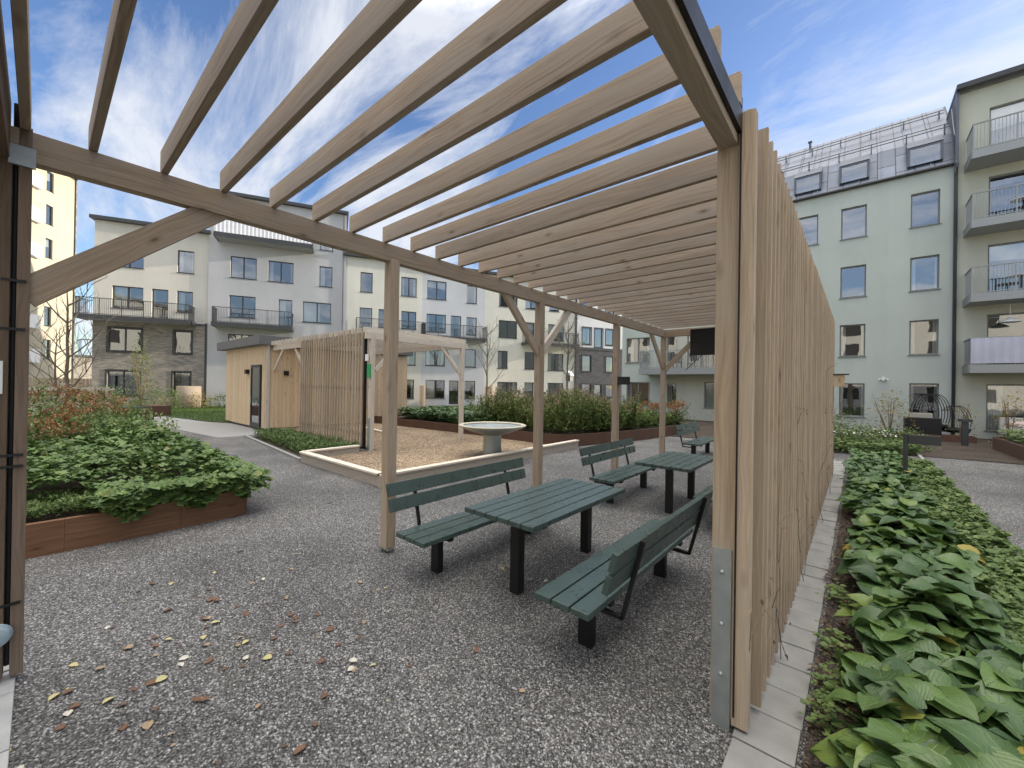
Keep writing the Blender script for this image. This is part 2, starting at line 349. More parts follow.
def lumpy(x,y,s=1.0,seed=0):
    return (np.sin(x*2.1*s+seed)*np.cos(y*1.7*s+seed*2)+.6*np.sin(x*4.7*s-y*3.9*s+seed)+.4*np.cos(x*9*s+y*7.3*s))/2

# ---------------------------------------------------------------- ground
g_=MB(); g_.quad([(-400,-400,-.03),(400,-400,-.03),(400,400,-.03),(-400,400,-.03)]); struct(g_.build('ground','conc'))
sheet('gravel_yard',[(-34,-14),(16,-14),(16,25.2),(-34,25.2)],0,'gravel')
sheet('concrete_path',[(-40,2.5),(-30,3),(-22.2,3.2),(-16.2,3.9),(-16.2,5.6),(-21.3,5.6),(-22.7,5.0),(-27,4.28),(-33,4.4),(-40,4.2)],.004,'conc')
sheet('woodchip_surface',[(-20,6.1),(-10.1,6.1),(-10.1,4.2),(-6.65,4.2),(-6.65,11),(-7.5,10.45),(-20,10.25)],.06,'chips')
sheet('right_path',[(1.42,4),(3.6,4),(3.6,21.5),(1.42,21.5)],.004,'gravel')
sheet('bed_soil',[(-.2,1.0),(1.34,1.0),(1.34,14.6),(-.16,14.6)],.03,'soil')
sheet('front_bed_soil',[(-8,15.8),(12,17.8),(12,25.1),(-12,25.1)],.02,'soil')
sheet('juniper_bed_soil',[(-15.6,4.62),(-10.3,4.2),(-10.3,5.8),(-15.8,5.8)],.02,'soil')

def grassfield(name,poly,z,n,h=.07):
    xs=[p[0] for p in poly]; ys=[p[1] for p in poly]
    pts=[]; A=np.array(poly)
    x=U(min(xs),max(xs),n*2); y=U(min(ys),max(ys),n*2); ins=np.zeros(n*2,bool)
    for k in range(len(A)):
        x1,y1=A[k]; x2,y2=A[(k+1)%len(A)]
        c=((y1>y)!=(y2>y)); xi=(x2-x1)*(y-y1)/(y2-y1+1e-9)+x1; ins^=(c&(x<xi))
    x,y=x[ins],y[ins]; k=len(x)
    P=np.stack([x,y,np.full(k,z)],1); o=leaves(name,'blade',P,U(.6,1.5,k)*h,U(0,6.3,k),U(.7,1.5,k),U(0,1,k),'lawnblade')
    return tag(o,None,None,None,'stuff')
lawnL=[(-21.3,5.75),(-22.7,5.1),(-27,4.35),(-33,4.5),(-36.5,6),(-32,15),(-24,16),(-20,12.5),(-20,10.2),(-22.4,8)]
sheet('lawn_by_path',lawnL,.03,'lawn')
o=grassfield('grass',lawnL,.03,26000,.10); tag(o,'short green lawn beside the concrete path','grass')
lawnR=[(-26,12),(-19.5,10.3),(-14,14),(-9,19),(-13,24),(-19,33),(-26,22)]
sheet('lawn_behind_planter',lawnR,.05,'lawn')
o=grassfield('grass',lawnR,.05,26000,.12); tag(o,'green lawn beyond the woodchip play area','grass')

# ---------------------------------------------------------------- buildings
def facade_wall(root,name,mat,s0,s1,z0,z1,ops,y=0.0,reveal=.14):
    S=sorted(set([s0,s1]+[v for o in ops for v in(o[0],o[1]) if s0<v<s1])); Z=sorted(set([z0,z1]+[v for o in ops for v in(o[2],o[3]) if z0<v<z1]))
    b=MB()
    for i in range(len(S)-1):
        for j in range(len(Z)-1):
            cs,cz=(S[i]+S[i+1])/2,(Z[j]+Z[j+1])/2
            if any(o[0]<cs<o[1] and o[2]<cz<o[3] for o in ops): continue
            b.quad([(S[i],y,Z[j]),(S[i+1],y,Z[j]),(S[i+1],y,Z[j+1]),(S[i],y,Z[j+1])])
    for (a,c,d,e) in ops:
        if a<s0-.01 or c>s1+.01 or d<z0-.01 or e>z1+.01: continue
        b.quad([(a,y,d),(a,y,e),(a,y+reveal,e),(a,y+reveal,d)]);b.quad([(c,y,d),(c,y+reveal,d),(c,y+reveal,e),(c,y,e)])
        b.quad([(a,y,e),(c,y,e),(c,y+reveal,e),(a,y+reveal,e)]);b.quad([(a,y,d),(a,y+reveal,d),(c,y+reveal,d),(c,y,d)])
    return b.build(name,mat,root)
def window(root,op,kind='w',fm='dark',y=0.0,trim=None,curt=True):
    a,c,d,e=op; y1=y+.10; f=MB(); t=.055
    def ring(a,c,d,e,t,ya,yb):
        f.box(a,c,ya,yb,d,d+t);f.box(a,c,ya,yb,e-t,e);f.box(a,a+t,ya,yb,d+t,e-t);f.box(c-t,c,ya,yb,d+t,e-t)
    ring(a,c,d,e,t,y1,y1+.07)
    W=c-a
    if W>1.25:
        mdl=a+W*.5 if kind!='wa' else a+W*.6
        f.box(mdl-.04,mdl+.04,y1-.01,y1+.08,d+t,e-t)
    if kind=='d': f.box(a+t,c-t,y1-.005,y1+.06,d+t,d+t+.28 if e-d<2 else d+t+.12)
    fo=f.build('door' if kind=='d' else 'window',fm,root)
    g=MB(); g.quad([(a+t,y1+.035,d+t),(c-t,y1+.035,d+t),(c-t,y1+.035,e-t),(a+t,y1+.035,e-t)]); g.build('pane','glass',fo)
    if kind!='d':
        s=MB(); s.box(a-.05,c+.05,y-.05,y+.10,d-.035,d-.003); s.build('sill',fm,fo)
    if trim:
        q=MB(); tw=.10
        q.box(a-tw,c+tw,y-.03,y-.003,e+.002,e+tw);q.box(a-tw,c+tw,y-.03,y-.003,d-tw-.03,d-.037);q.box(a-tw,a-.002,y-.03,y-.003,d-.035,e);q.box(c+.002,c+tw,y-.03,y-.003,d-.035,e); q.build('surround',trim,fo)
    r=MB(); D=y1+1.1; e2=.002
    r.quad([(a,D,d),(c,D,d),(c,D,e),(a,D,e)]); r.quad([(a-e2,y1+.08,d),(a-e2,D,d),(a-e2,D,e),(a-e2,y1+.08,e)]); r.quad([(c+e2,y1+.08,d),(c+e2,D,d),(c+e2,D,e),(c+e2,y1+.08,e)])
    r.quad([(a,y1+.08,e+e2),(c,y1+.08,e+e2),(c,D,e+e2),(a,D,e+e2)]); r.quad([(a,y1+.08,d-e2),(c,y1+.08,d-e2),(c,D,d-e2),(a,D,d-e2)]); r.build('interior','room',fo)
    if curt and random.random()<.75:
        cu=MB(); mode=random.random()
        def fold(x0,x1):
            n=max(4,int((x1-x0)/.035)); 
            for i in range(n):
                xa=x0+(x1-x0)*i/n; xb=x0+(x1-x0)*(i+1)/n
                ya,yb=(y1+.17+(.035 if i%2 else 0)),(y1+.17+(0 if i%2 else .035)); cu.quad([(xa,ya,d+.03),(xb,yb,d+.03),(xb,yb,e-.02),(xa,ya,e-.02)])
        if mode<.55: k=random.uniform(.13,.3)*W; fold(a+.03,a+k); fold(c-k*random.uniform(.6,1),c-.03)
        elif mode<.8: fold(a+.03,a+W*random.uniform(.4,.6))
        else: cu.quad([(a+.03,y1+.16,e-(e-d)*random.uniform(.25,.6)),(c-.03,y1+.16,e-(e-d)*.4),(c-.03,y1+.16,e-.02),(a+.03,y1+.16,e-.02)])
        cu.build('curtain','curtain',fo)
    return fo
def balcony(root,s0,s1,zt,depth=1.5,h=1.1,thick=.22,rm='dark',y=0.0,panel=None,ends=True,gap=.092,slabm='slab'):
    b=MB(); b.box(s0,s1,y-depth,y-.004,zt-thick,zt); bo=b.build('balcony',slabm,root)
    e=MB(); e.box(s0-.02,s1+.02,y-depth-.045,y-depth-.003,zt-thick-.03,zt+.03); e.box(s0-.045,s0-.003,y-depth-.002,y-.01,zt-thick-.03,zt+.03); e.box(s1+.003,s1+.045,y-depth-.002,y-.01,zt-thick-.03,zt+.03); e.build('edge_trim',rm,bo)
    r=MB(); yf=y-depth+.03
    r.box(s0,s1,yf-.025,yf+.025,zt+h-.04,zt+h); r.box(s0,s1,yf-.02,yf+.02,zt+.07,zt+.10)
    for x in(s0+.02,s1-.02):
        r.box(x-.025,x+.025,yf,y-.02,zt+h-.04,zt+h); r.box(x-.02,x+.02,yf,y-.02,zt+.07,zt+.10)
        k=int(depth/gap)
        for i in range(1,k): r.box(x-.008,x+.008,yf+i*gap-.008,yf+i*gap+.008,zt+.1,zt+h-.04)
    n=int((s1-s0)/gap)
    for i in range(n+1):
        x=s0+.02+(s1-s0-.04)*i/n; q=.022 if i%12==0 else .008
        r.box(x-q,x+q,yf-q,yf+q,zt+.03,zt+h-.04)
    r.build('railing',rm,bo)
    if panel:
        p=MB(); n=int((s1-s0)/.12)
        for i in range(n):
            x0=s0+(s1-s0)*i/n; x1=s0+(s1-s0)*(i+1)/n; dd=.03 if i%2 else 0
            p.quad([(x0,yf-.05-dd,zt+.08),(x1,yf-.05-(.03-dd),zt+.08),(x1,yf-.05-(.03-dd),zt+h-.04),(x0,yf-.05-dd,zt+h-.04)])
        p.build('privacy_cloth',panel,bo)
    return bo
M['cream']=plaster('cream_render',(.58,.55,.48)); M['palegrey']=plaster('pale_grey_render',(.44,.44,.445)); M['lightgrey']=plaster('light_grey_render',(.50,.51,.53))
M['offwhite']=plaster('off_white_render',(.60,.585,.52)); M['mint']=plaster('mint_render',(.44,.475,.428)); M['limewash']=plaster('pale_olive_render',(.47,.475,.395)); M['yellow']=plaster('yellow_render',(.42,.385,.30)); M['whiter']=plaster('white_render',(.66,.66,.66))
M['bricktan']=brick('tan_brick',(.42,.38,.32),(.26,.23,.19),(.28,.27,.24)); M['brickdark']=brick('dark_brick',(.13,.125,.13),(.075,.075,.08),(.11,.11,.11))
M['cloth']=plain('white_corrugated_cloth',(.70,.70,.72),.7,0,.12,2); M['lilac']=plain('frosted_panel',(.42,.42,.50),.35,0,.25,1.2)
def zinc():
    m,nt,b,o=newmat('zinc_sheet'); g=G(nt); t=g.n('ShaderNodeTexCoord').outputs['Object']; sp=g.n('ShaderNodeSeparateXYZ',ins={0:t})
    v=g.n('ShaderNodeCombineXYZ',ins={0:sp.outputs[2],1:sp.outputs[0]}).outputs[0]
    bt=g.n('ShaderNodeTexBrick',ins={'Vector':v,'Color1':(.125,.145,.19,1),'Color2':(.09,.105,.14,1),'Mortar':(.03,.03,.034,1),'Scale':1.0,'Mortar Size':.018,'Brick Width':.95,'Row Height':.62})
    ns=g.noise(t,1.2,5,.6); c=g.mix(.6,bt.outputs[0],g.ramp(ns,[(.3,.6),(.7,1.15)]),'MULTIPLY'); nt.links.new(c,b.inputs['Base Color']); b.inputs['Metallic'].default_value=.4; b.inputs['Roughness'].default_value=.4
    nt.links.new(g.bump(bt.outputs['Fac'],-.02,.6),b.inputs['Normal']); return m
M['zinc']=zinc()
BL=(-38.54,2.17,0); BA=R(63.91)
def block(root,s0,s1,z1,roof='dark',depth=10,over=.35,rname='roof',side='cream',zl=None):
    b=MB(); b.box(s0-.15,s1+.15,-over,depth,z1,z1+.22); r=b.build(rname,roof,root)
    q=MB()
    for s in(s0,s1): q.quad([(s,0.001,0),(s,depth,0),(s,depth,z1),(s,0.001,z1)])
    q.quad([(s0,depth,0),(s1,depth,0),(s1,depth,z1),(s0,depth,z1)]); q.build('side_wall',side,root); return r
# house A
A=thing('apartment_building','cream house with tan brick lower storeys and black balcony, left of the grey block','building',BL,BA)
up=[(1.1,2.66,9.5,11.08),(4.53,5.48,9.5,11.08),(1.03,2.67,6.7,8.2),(3.13,4.04,6.02,8.2),(4.52,5.44,6.7,8.2)]
lo=[(.9,2.61,3.8,5.35),(4.43,5.4,3.8,5.35),(.87,2.54,.85,2.46),(4.4,5.37,.85,2.46)]
facade_wall(A,'wall','cream',.1,6.35,5.86,12.45,up); facade_wall(A,'brick_wall','bricktan',.1,6.2,0,5.86,lo,y=-.05,reveal=.19)
for i,o_ in enumerate(up): window(A,o_,'d' if i==3 else 'w')
for o_ in lo: window(A,o_,'w',y=-.05,trim='dark')
block(A,.1,6.33,12.45); balcony(A,-.15,5.6,5.98,depth=1.45)
t_=MB(); t_.box(6.2,6.33,-.12,-.003,0,6.0); t_.box(.1,6.2,-.1,-.003,5.84,5.93); t_.build('downpipe','dark',A)
# house B
Bb=thing('apartment_building','pale grey block with three balconies, the tallest of the courtyard row','building',BL,BA)
opb=[(7.7,9.3,12.3,14.0),(10.1,11.75,12.3,14.0),(13.57,14.5,12.4,14.0),(7.67,9.32,9.5,11.08),(10.07,11.75,9.5,11.08),(13.57,14.5,9.5,11.1),(7.63,9.28,6.6,8.2),(10.78,11.71,6.02,8.2),(12.44,14.45,6.6,8.2),(7.6,9.26,3.8,5.35),(10.7,11.7,3.0,5.35),(12.44,14.4,3.8,5.35),(7.6,9.2,.8,2.4),(12.4,14.4,.8,2.4)]
facade_wall(Bb,'wall','palegrey',6.35,15.5,0,15.45,opb,y=-.12,reveal=.2)
for i,o_ in enumerate(opb): window(Bb,o_,'d' if i in(7,10) else 'w',y=-.12)
block(Bb,6.37,15.48,15.45,side='palegrey',over=.45)
balcony(Bb,6.95,13.1,12.25,depth=1.3,y=-.12,panel='cloth'); balcony(Bb,6.9,11.8,6.0,depth=1.3,y=-.12)
t_=MB(); t_.tube([(15.3,-.18,0),(15.3,-.18,15.4)],.05); t_.build('downpipe','greymetal',Bb)
# house C (two colours)
C1=thing('apartment_building','cream section of the row between the tall grey block and the pale grey section','building',BL,BA)
oc=[(16.62,17.57,9.42,11.05),(19.89,21.2,9.42,11.05),(16.6,17.57,6.0,8.12),(18.08,18.84,6.6,8.12),(19.94,21.2,6.6,8.12),(16.6,17.5,3.5,5.1),(19.95,21.2,3.5,5.1),(17.9,18.85,.1,2.25),(20.0,21.1,.6,2.25)]
facade_wall(C1,'wall','offwhite',15.5,21.7,0,12.2,oc)
for i,o_ in enumerate(oc): window(C1,o_,'d' if i in(2,7) else 'w')
block(C1,15.52,21.68,12.2,side='offwhite'); balcony(C1,16.3,21.65,6.0,depth=1.3)
C2=thing('apartment_building','pale blue-grey section of the row behind the smaller pergola','building',BL,BA)
oc=[(22.12,23.83,9.4,11.02),(25.73,26.7,9.35,10.98),(22.1,23.82,6.5,8.08),(24.27,25.23,6.02,8.08),(25.74,26.72,6.45,8.06),(22.05,23.78,3.52,5.12),(25.67,26.68,3.5,5.14),(22.1,23.81,.62,2.24),(24.2,25.08,.1,2.24),(25.65,26.66,.6,2.24)]
facade_wall(C2,'wall','lightgrey',21.7,27.5,0,12.2,oc)
for i,o_ in enumerate(oc): window(C2,o_,'d' if i in(3,8) else 'w')
block(C2,21.72,27.48,12.2,side='lightgrey'); balcony(C2,21.75,27.3,6.0,depth=1.3)
D=thing('apartment_building','off-white section of the row behind the bare young trees','building',BL,BA)
od=[(28.9,30.8,9.35,11.0),(31.65,32.93,9.35,11.0),(34.26,35.4,9.35,11.0),(28.89,30.8,6.4,8.05),(31.64,32.68,6.02,8.05),(34.18,36.0,6.4,8.05),(28.84,29.87,3.47,5.15),(31.63,32.72,3.47,5.15),(34.18,35.97,3.42,5.12),(28.84,30.9,.6,2.2),(31.64,32.68,.1,2.2),(34.2,36.0,.6,2.2)]
facade_wall(D,'wall','offwhite',27.5,37.3,0,12.2,od)
for i,o_ in enumerate(od): window(D,o_,'d' if i in(4,10) else 'w')
block(D,27.52,37.28,12.2,side='offwhite'); balcony(D,31.3,37.0,6.0,depth=1.3)
t_=MB(); t_.box(37.3,37.45,-.15,-.003,0,12.2); t_.build('downpipe','dark',D)
D2=thing('apartment_building','white-topped house with dark brick lower storeys at the far end of the row','building',BL,BA)
ou=[(38.2,39.25,9.3,11.0),(41.1,42.2,9.3,11.0),(38.2,39.25,6.3,8.0),(39.73,40.7,5.9,8.0),(41.12,42.18,6.35,8.0)]; ol=[(38.2,39.3,3.45,5.1),(41.2,42.16,3.45,5.1),(38.2,39.33,.8,2.15),(39.7,40.66,.3,2.1),(41.2,42.19,.8,2.1)]
facade_wall(D2,'wall','whiter',37.45,46,5.75,12.2,ou); facade_wall(D2,'brick_wall','brickdark',37.45,46,0,5.75,ol,y=-.04,reveal=.18)
for i,o_ in enumerate(ou): window(D2,o_,'d' if i==3 else 'w',trim='dark')
for o_ in ol: window(D2,o_,'w',y=-.04,trim='dark')
block(D2,37.47,45.98,12.2,side='brickdark')
q=MB(); q.box(37.45,46,-.09,-.05,5.7,5.95); q.build('band','dark',D2)
# green building (sections) - south wing on plane y=25.25
FL=(-12.44,25.25,0)
E_=thing('apartment_building','mint green house with pale olive balcony bay, seen beneath the pergola roof','building',FL,0)
oe=[(.73,2.32,3.5,5.1)]; oe2=[(3.39,4.02,3.05,5.1),(4.6,6.2,3.05,5.1),(3.43,4.01,.75,2.15),(5.58,7.3,.75,2.25)]; oe1=[(.78,2.36,.68,2.22)]
hi=[(.73,2.32,6.4,7.9),(.73,2.32,9.2,10.7)]; hi2=[(3.9,5.6,6.0,7.9),(3.9,5.6,9,10.7)]
facade_wall(E_,'wall','mint',.45,3.1,0,11.4,oe+oe1+hi); facade_wall(E_,'bay_wall','limewash',3.1,9.0,0,11.4,oe2+hi2)
for o_ in oe+oe1+hi: window(E_,o_,'w','greyframe')
for i,o_ in enumerate(oe2+hi2): window(E_,o_,'w','greyframe')
balcony(E_,2.3,8.4,3.0,depth=1.5,rm='railgrey',thick=.3); block(E_,.47,8.98,11.4,side='mint',roof='greymetal')
Fb=thing('apartment_building','mint green house with grey metal mansard roof and dormers, right of the slatted screen','building',FL,0)
of=[(x0,x1,z0,z1) for (x0,x1) in((9.93,10.83),(11.72,12.66),(14.14,15.05)) for (z0,z1) in((9.2,10.7),(6.36,7.86),(3.52,5.05),(.66,2.24))]
of[-1]=(14.16,15.08,.05,2.26)
facade_wall(Fb,'wall','mint',9.0,15.45,0,11.64,of)
for i,o_ in enumerate(of): window(Fb,o_,'d' if i==11 else 'w','greyframe',curt=(o_[2]<9))
j_=MB(); j_.box(13.36,13.385,-.006,-.001,0,11.3); j_.build('render_joint','mint',Fb)
block(Fb,9.02,15.43,11.3,side='mint',over=-.03,rname='ceiling_slab')
# mansard: eave gutter, steep lower slope, gentler upper slope
def slope(o0,o1,s0,s1,n,name,mat,parent,seam=.78):
    b=MB(); (y0,z0),(y1,z1)=o0,o1
    b.quad([(s0,y0,z0),(s1,y0,z0),(s1,y1,z1),(s0,y1,z1)]); k=int((s1-s0)/seam)
    for i in range(k+1):
        x=s0+(s1-s0)*i/k; b.beam((x,y0,z0+.012),(x,y1,z1+.012),.03,.07,up=(0,-1,1))
    return b.build(name,mat,parent)
slope((.0,11.66),(.75,13.3),.45,15.55,0,'lower_roof','zinc',Fb); slope((.75,13.3),(3.7,16.0),.45,15.55,0,'upper_roof','zinc',Fb)
b=MB(); b.tube([(.4,-.12,11.60),(15.5,-.12,11.60)],.07,10); b.box(.4,15.55,-.06,-.004,11.55,11.66); b.build('gutter','dark',Fb)
for zc,yc in((13.5,.85),(15.0,2.6)):
    b=MB(); b.tube([(.5,yc-.1,zc+.28),(15.4,yc-.1,zc+.28)],.022,6); b.tube([(.5,yc-.1,zc+.14),(15.4,yc-.1,zc+.14)],.022,6)
    for i in range(13): x=.6+i*1.22; b.box(x-.02,x+.02,yc-.12,yc+.1,zc-.12,zc+.3)
    b.build('snow_guard','greymetal',Fb)
for (x0,x1) in((9.9,10.84),(11.72,12.64),(14.1,15.04),(6.5,7.5),(3.5,4.5)):
    b=MB(); b.box(x0-.09,x1+.09,.05,.95,11.98,12.0); 
    b.box(x0-.09,x0-.0,.04,1.0,12.0,12.8); b.box(x1,x1+.09,.04,1.0,12.0,12.8); b.box(x0,x1,.04,.14,12.72,12.8)
    b.quad([(x0-.1,.0,12.81),(x1+.1,.0,12.81),(x1+.1,1.15,13.62),(x0-.1,1.15,13.62)]); b.quad([(x0-.09,.04,12.8),(x0-.09,1.1,12.8),(x0-.09,1.1,13.58)]);b.quad([(x1+.09,.04,12.8),(x1+.09,1.1,12.8),(x1+.09,1.1,13.58)])
    d_=b.build('dormer','greymetal',Fb); g2=MB(); g2.quad([(x0,.06,12.0),(x1,.06,12.0),(x1,.06,12.72),(x0,.06,12.72)]); g2.build('pane','glass',d_)
    g2=MB(); g2.quad([(x0,.5,12.0),(x1,.5,12.0),(x1,.5,12.72),(x0,.5,12.72)]); g2.build('dark_backing','room',d_)  # plain dark sheet behind the pane, put in for the shade of the room
b=MB(); b.tube([(15.49,-.12,.1),(15.49,-.12,11.3),(15.49,-.30,11.5),(15.49,-.12,11.75)],.06,10); b.build('downpipe','greymetal',Fb,smooth=True)
b=MB(); b.tube([(10.2,3.4,15.0),(10.2,3.4,16.1)],.06,8); b.box(10.1,10.3,3.3,3.5,16.1,16.15); b.build('vent_pipe','greymetal',Fb)
b=MB(); b.box(13.22,13.38,-.1,-.003,2.42,2.5); b.tube([(13.2,-.09,2.46),(13.13,-.09,2.40)],.03); b.tube([(13.40,-.09,2.46),(13.47,-.09,2.40)],.03); b.box(13.27,13.33,-.12,-.1,2.36,2.56); b.build('wall_lamp','white',Fb)
Gb=thing('apartment_building','pale olive block with four stacked balconies at the right edge','building',FL,0)
og=[(16.42,19.4,z0,z1) for z0,z1 in((12.0,13.6),(8.75,10.75),(5.9,7.95),(3.0,5.1),(.35,2.24))]
facade_wall(Gb,'wall','limewash',15.55,48,0,14.5,og)
for o_ in og: window(Gb,o_,'w','greyframe')
b=MB(); b.box(15.45,48,-.45,9,14.55,14.75); b.build('roof','dark',Gb)
b=MB(); 
for i in range(16): b.box(15.46,15.545,.03+i*.2,.03+i*.2+.17,11.6,14.55)
b.box(15.46,15.545,-.25,.0,11.4,14.6); b.build('metal_cladding','greymetal',Gb)
b=MB(); b.quad([(15.56,.001,0),(15.56,9,0),(15.56,9,14.5),(15.56,.001,14.5)]); b.build('side_wall','limewash',Gb)
b=MB(); b.tube([(15.47,.9,14.4),(15.47,.1,13.0),(15.47,-.2,12.6),(15.47,-.2,11.2),(15.47,-.12,11.0)],.05,8); b.build('side_downpipe','greymetal',Gb,smooth=True)
for z_,pn in((11.4,None),(8.66,None),(5.74,None),(2.95,'lilac')):
    balcony(Gb,15.78,22,z_,depth=1.4,rm='railgrey',thick=.26,panel=pn)
b=MB(); b.tube([(16.9,-.7,5.42),(16.9,-.7,4.85)],.01,5); b.lathe((16.9,-.7,4.6),[(.02,.25),(.08,.2),(.26,.1),(.28,.06),(.27,.05),(.0,.12)],20); b.build('pendant_lamp','white',Gb,smooth=True)
# balcony furniture
def chair(x,y,z,rz,label,mat='black'):
    t=thing('balcony_chair',label,'chair',(x,y,z),rz,'chairs on the balconies')
    b=MB(); b.box(-.24,.24,-.22,.22,.40,.44); b.build('seat',mat,t)
    b=MB(); 
    for i in range(6): b.beam((-.22+i*.088,.22,.44),(-.22+i*.088,.32,.88),.04,.015)
    b.box(-.24,.24,.30,.34,.86,.90); b.build('backrest',mat,t)
    for sx in(-1,1):
        for sy in(-1,1): q=MB(); q.beam((sx*.21,sy*.19,.40),(sx*.24,sy*.24,0),.03,.03); q.build('leg',mat,t)
chair(5.15,24.4,8.66,.4,'black slatted chair on the third-floor balcony at the right edge'); chair(5.5,24.6,11.4,-.6,'black chair on the topmost balcony at the right edge'); chair(-8.2,24.7,3.0,.3,'black chair on the balcony seen below the pergola roof')
def btable(x,y,z,label):
    t=thing('balcony_table',label,'table',(x,y,z),0)
    b=MB(); b.lathe((0,0,.68),[(0,.0),(.34,0),(.34,.03),(0,.03)],20); b.build('tabletop','white',t); b=MB(); b.tube([(0,0,.02),(0,0,.68)],.03); b.lathe((0,0,0),[(0,.03),(.2,.02),(.2,0)],16); b.build('leg','black',t)
btable(4.75,24.5,8.66,'small round white table on the third-floor balcony'); btable(4.7,24.5,5.74,'small round white table on the second-floor balcony')
# yellow sunlit building at far left
yd=Vector((.83,-.56,0)).normalized()
Yb=thing('apartment_building','tall yellow sunlit tower block at the left edge','building',(-56.84,2.02,0),math.atan2(yd.y,yd.x)+math.pi)
oy=[(-3.25,-2.5,z,z+1.7) for z in(18.4,15.45,12.5,9.5,6.5,3.6)]+[(-7.2,-6.2,z,z+1.7) for z in(18.4,15.45,12.5,9.5,6.5,3.6)]
facade_wall(Yb,'wall','yellow',-14,0,0,20.9,oy)
for o_ in oy: window(Yb,o_,'w')
block(Yb,-13.98,-.02,20.9,side='yellow',over=.9,depth=12)
for z in(18.0,15.1,12.1,9.1,6.1,3.2):
    b=MB(); b.box(-5.7,-4.1,-.35,-.003,z,z+.15); bo=b.build('balcony','whiter',Yb); b=MB(); b.box(-5.7,-4.1,-.35,-.31,z+.15,z+1.15); b.box(-4.14,-4.1,-.305,-.01,z+.15,z+1.15); b.build('parapet','whiter',bo)
b=MB(); b.tube([(-.05,-.1,0),(-.05,-.1,20.9)],.07,6); b.build('downpipe','dark',Yb)
# distant pieces left
b=MB(); b.box(-2.3,2.3,-2,2,0,13); T=thing('distant_tower','distant blue-grey tower behind the gap beside the brick house','tower',(-171,9.5,0),.1); b.build('wall',plain('distant_glass',(.33,.42,.50),.5),T); b=MB(); b.box(-2.4,2.4,-2.1,2.1,13,13.3); b.build('roof','greymetal',T)
T=thing('brick_house','low brown brick house with flat roof far behind the gap','house',(-75,3.6,0),.3)
b=MB(); b.box(-2.5,1.4,-3,3,0,4.6); b.build('wall','bricktan',T); b=MB(); b.box(-2.8,1.7,-3.3,3.3,4.61,4.85); b.build('roof','dark',T)
b=MB()
for i in range(26): b.box(-.02,.02,i*.2,i*.2+.18,.1,1.9)
f_=b.build('wooden_fence','wood_fresh'); f_.location=(-44,-.9,0); f_.rotation_euler=(0,0,.1); tag(f_,'honey coloured board fence closing the gap left of the brick house','fence')

# ---------------------------------------------------------------- main pergola
PG=thing('pergola','large weathered timber pergola with slatted side screen standing over the green picnic sets','pergola')
XA,XR,Y0,BAY,HB,PS=-4.02,-.570,2.58,2.8,3.26,.12
def post(x,y,root,h=3.46,s=PS,mat='wood',strap=True,sx=1,side='x'):
    b=MB(); b.box(x-s/2,x+s/2,y-s/2,y+s/2,.06,h); p=b.build('post',mat,root,bevel=.004)
    if strap:
        c=MB(); 
        if side=='x': c.box(x-s/2-.012,x-s/2-.002,y-.045,y+.045,-.02,.95); c.box(x-s/2,x+s/2,y-.04,y+.04,.03,.058)
        else: c.box(x-.045,x+.045,y-s/2-.012,y-s/2-.002,-.02,1.02); c.box(x-.04,x+.04,y-s/2,y+s/2,.03,.058)
        st=c.build('post_bracket','galv',p)
    return p
for k in range(-2,4): post(XA,Y0+k*BAY if k!=-1 else -.185,PG,3.29,mat='wood' if k>-1 else 'wood_shaded',strap=k!=-1)
b=MB(); b.box(XA-.05,XA+.05,-.10,-.045,.05,3.47); b.build('corner_board','wood_half_shaded',PG,bevel=.003)
# right row: one big post at the camera side, others along the screen
def bigpost(y):
    b=MB(); b.box(XR-.06,XR+.06,y-.06,y+.06,.06,3.29); p=b.build('post','wood_fresh',PG,bevel=.004)
    c=MB(); c.box(XR-.05,XR+.045,y-.072,y-.062,-.01,1.0); c.box(XR-.05,XR+.045,y-.06,y+.06,.03,.056); s_=c.build('post_bracket','galv',p,bevel=.001)
    return p
for k in range(4): 
    p=bigpost(Y0+k*BAY)
    if k==0:
        for z in(.30,.58,.87):
            d=MB(); d.lathe((0,0,0),[(0,.012),(.007,.011),(.012,.007),(.013,0)],14); o=d.build('bolt','galv',p,smooth=True); o.data.transform(Matrix.Translation((XR-.002,Y0-.074,z))@Matrix.Rotation(R(90),4,'X'))
bigpost(-3.0)
def headers(root,x,y0,y1,mat='wood'):
    b=MB(); b.box(x-.0475,x+.0475,y0,y1,HB,HB+.19); return b.build('header_beam',mat,root,bevel=.003)
headers(PG,XA,-3.3,Y0+3*BAY+.06); headers(PG,XR,-3.3,Y0+3*BAY+.06)
for yy in(Y0+3*BAY,):
    b=MB(); b.box(XA+.05,XR-.05,yy-.0475,yy+.0475,HB,HB+.188); b.build('end_beam','wood',PG,bevel=.003)
for k in range(-8,29):
    y=.22+.3745*k if k!=-1 else -.075; jx=random.uniform(-.012,.012)
    b=MB(); b.beam((XA+.0+jx,y,HB+.19+.0875),(XR+.06+jx,y,HB+.19+.0875),.045,.17); b.build('rafter','wood',PG,bevel=.003)
b=MB(); b.box(XA-.05,XR-.06,-.245,-.135,HB-.02,HB+.365); b.build('end_beam','wood_shaded',PG,bevel=.003)
def brace(root,p0,p1,mat='wood',ht=.12,wd=.06):
    b=MB(); b.beam(p0,p1,wd,ht); return b.build('brace',mat,root,bevel=.003)
yA=-.08
brace(PG,(XA,yA+.0,2.42),(XA,yA+1.08,3.36),ht=.17,wd=.05)
for yp in(Y0+BAY,Y0+3*BAY):
    brace(PG,(XA,yp-.02,2.42),(XA,yp-.94,3.34))
    if yp<10: brace(PG,(XA,yp+.02,2.42),(XA,yp+.94,3.34),'wood_pale')
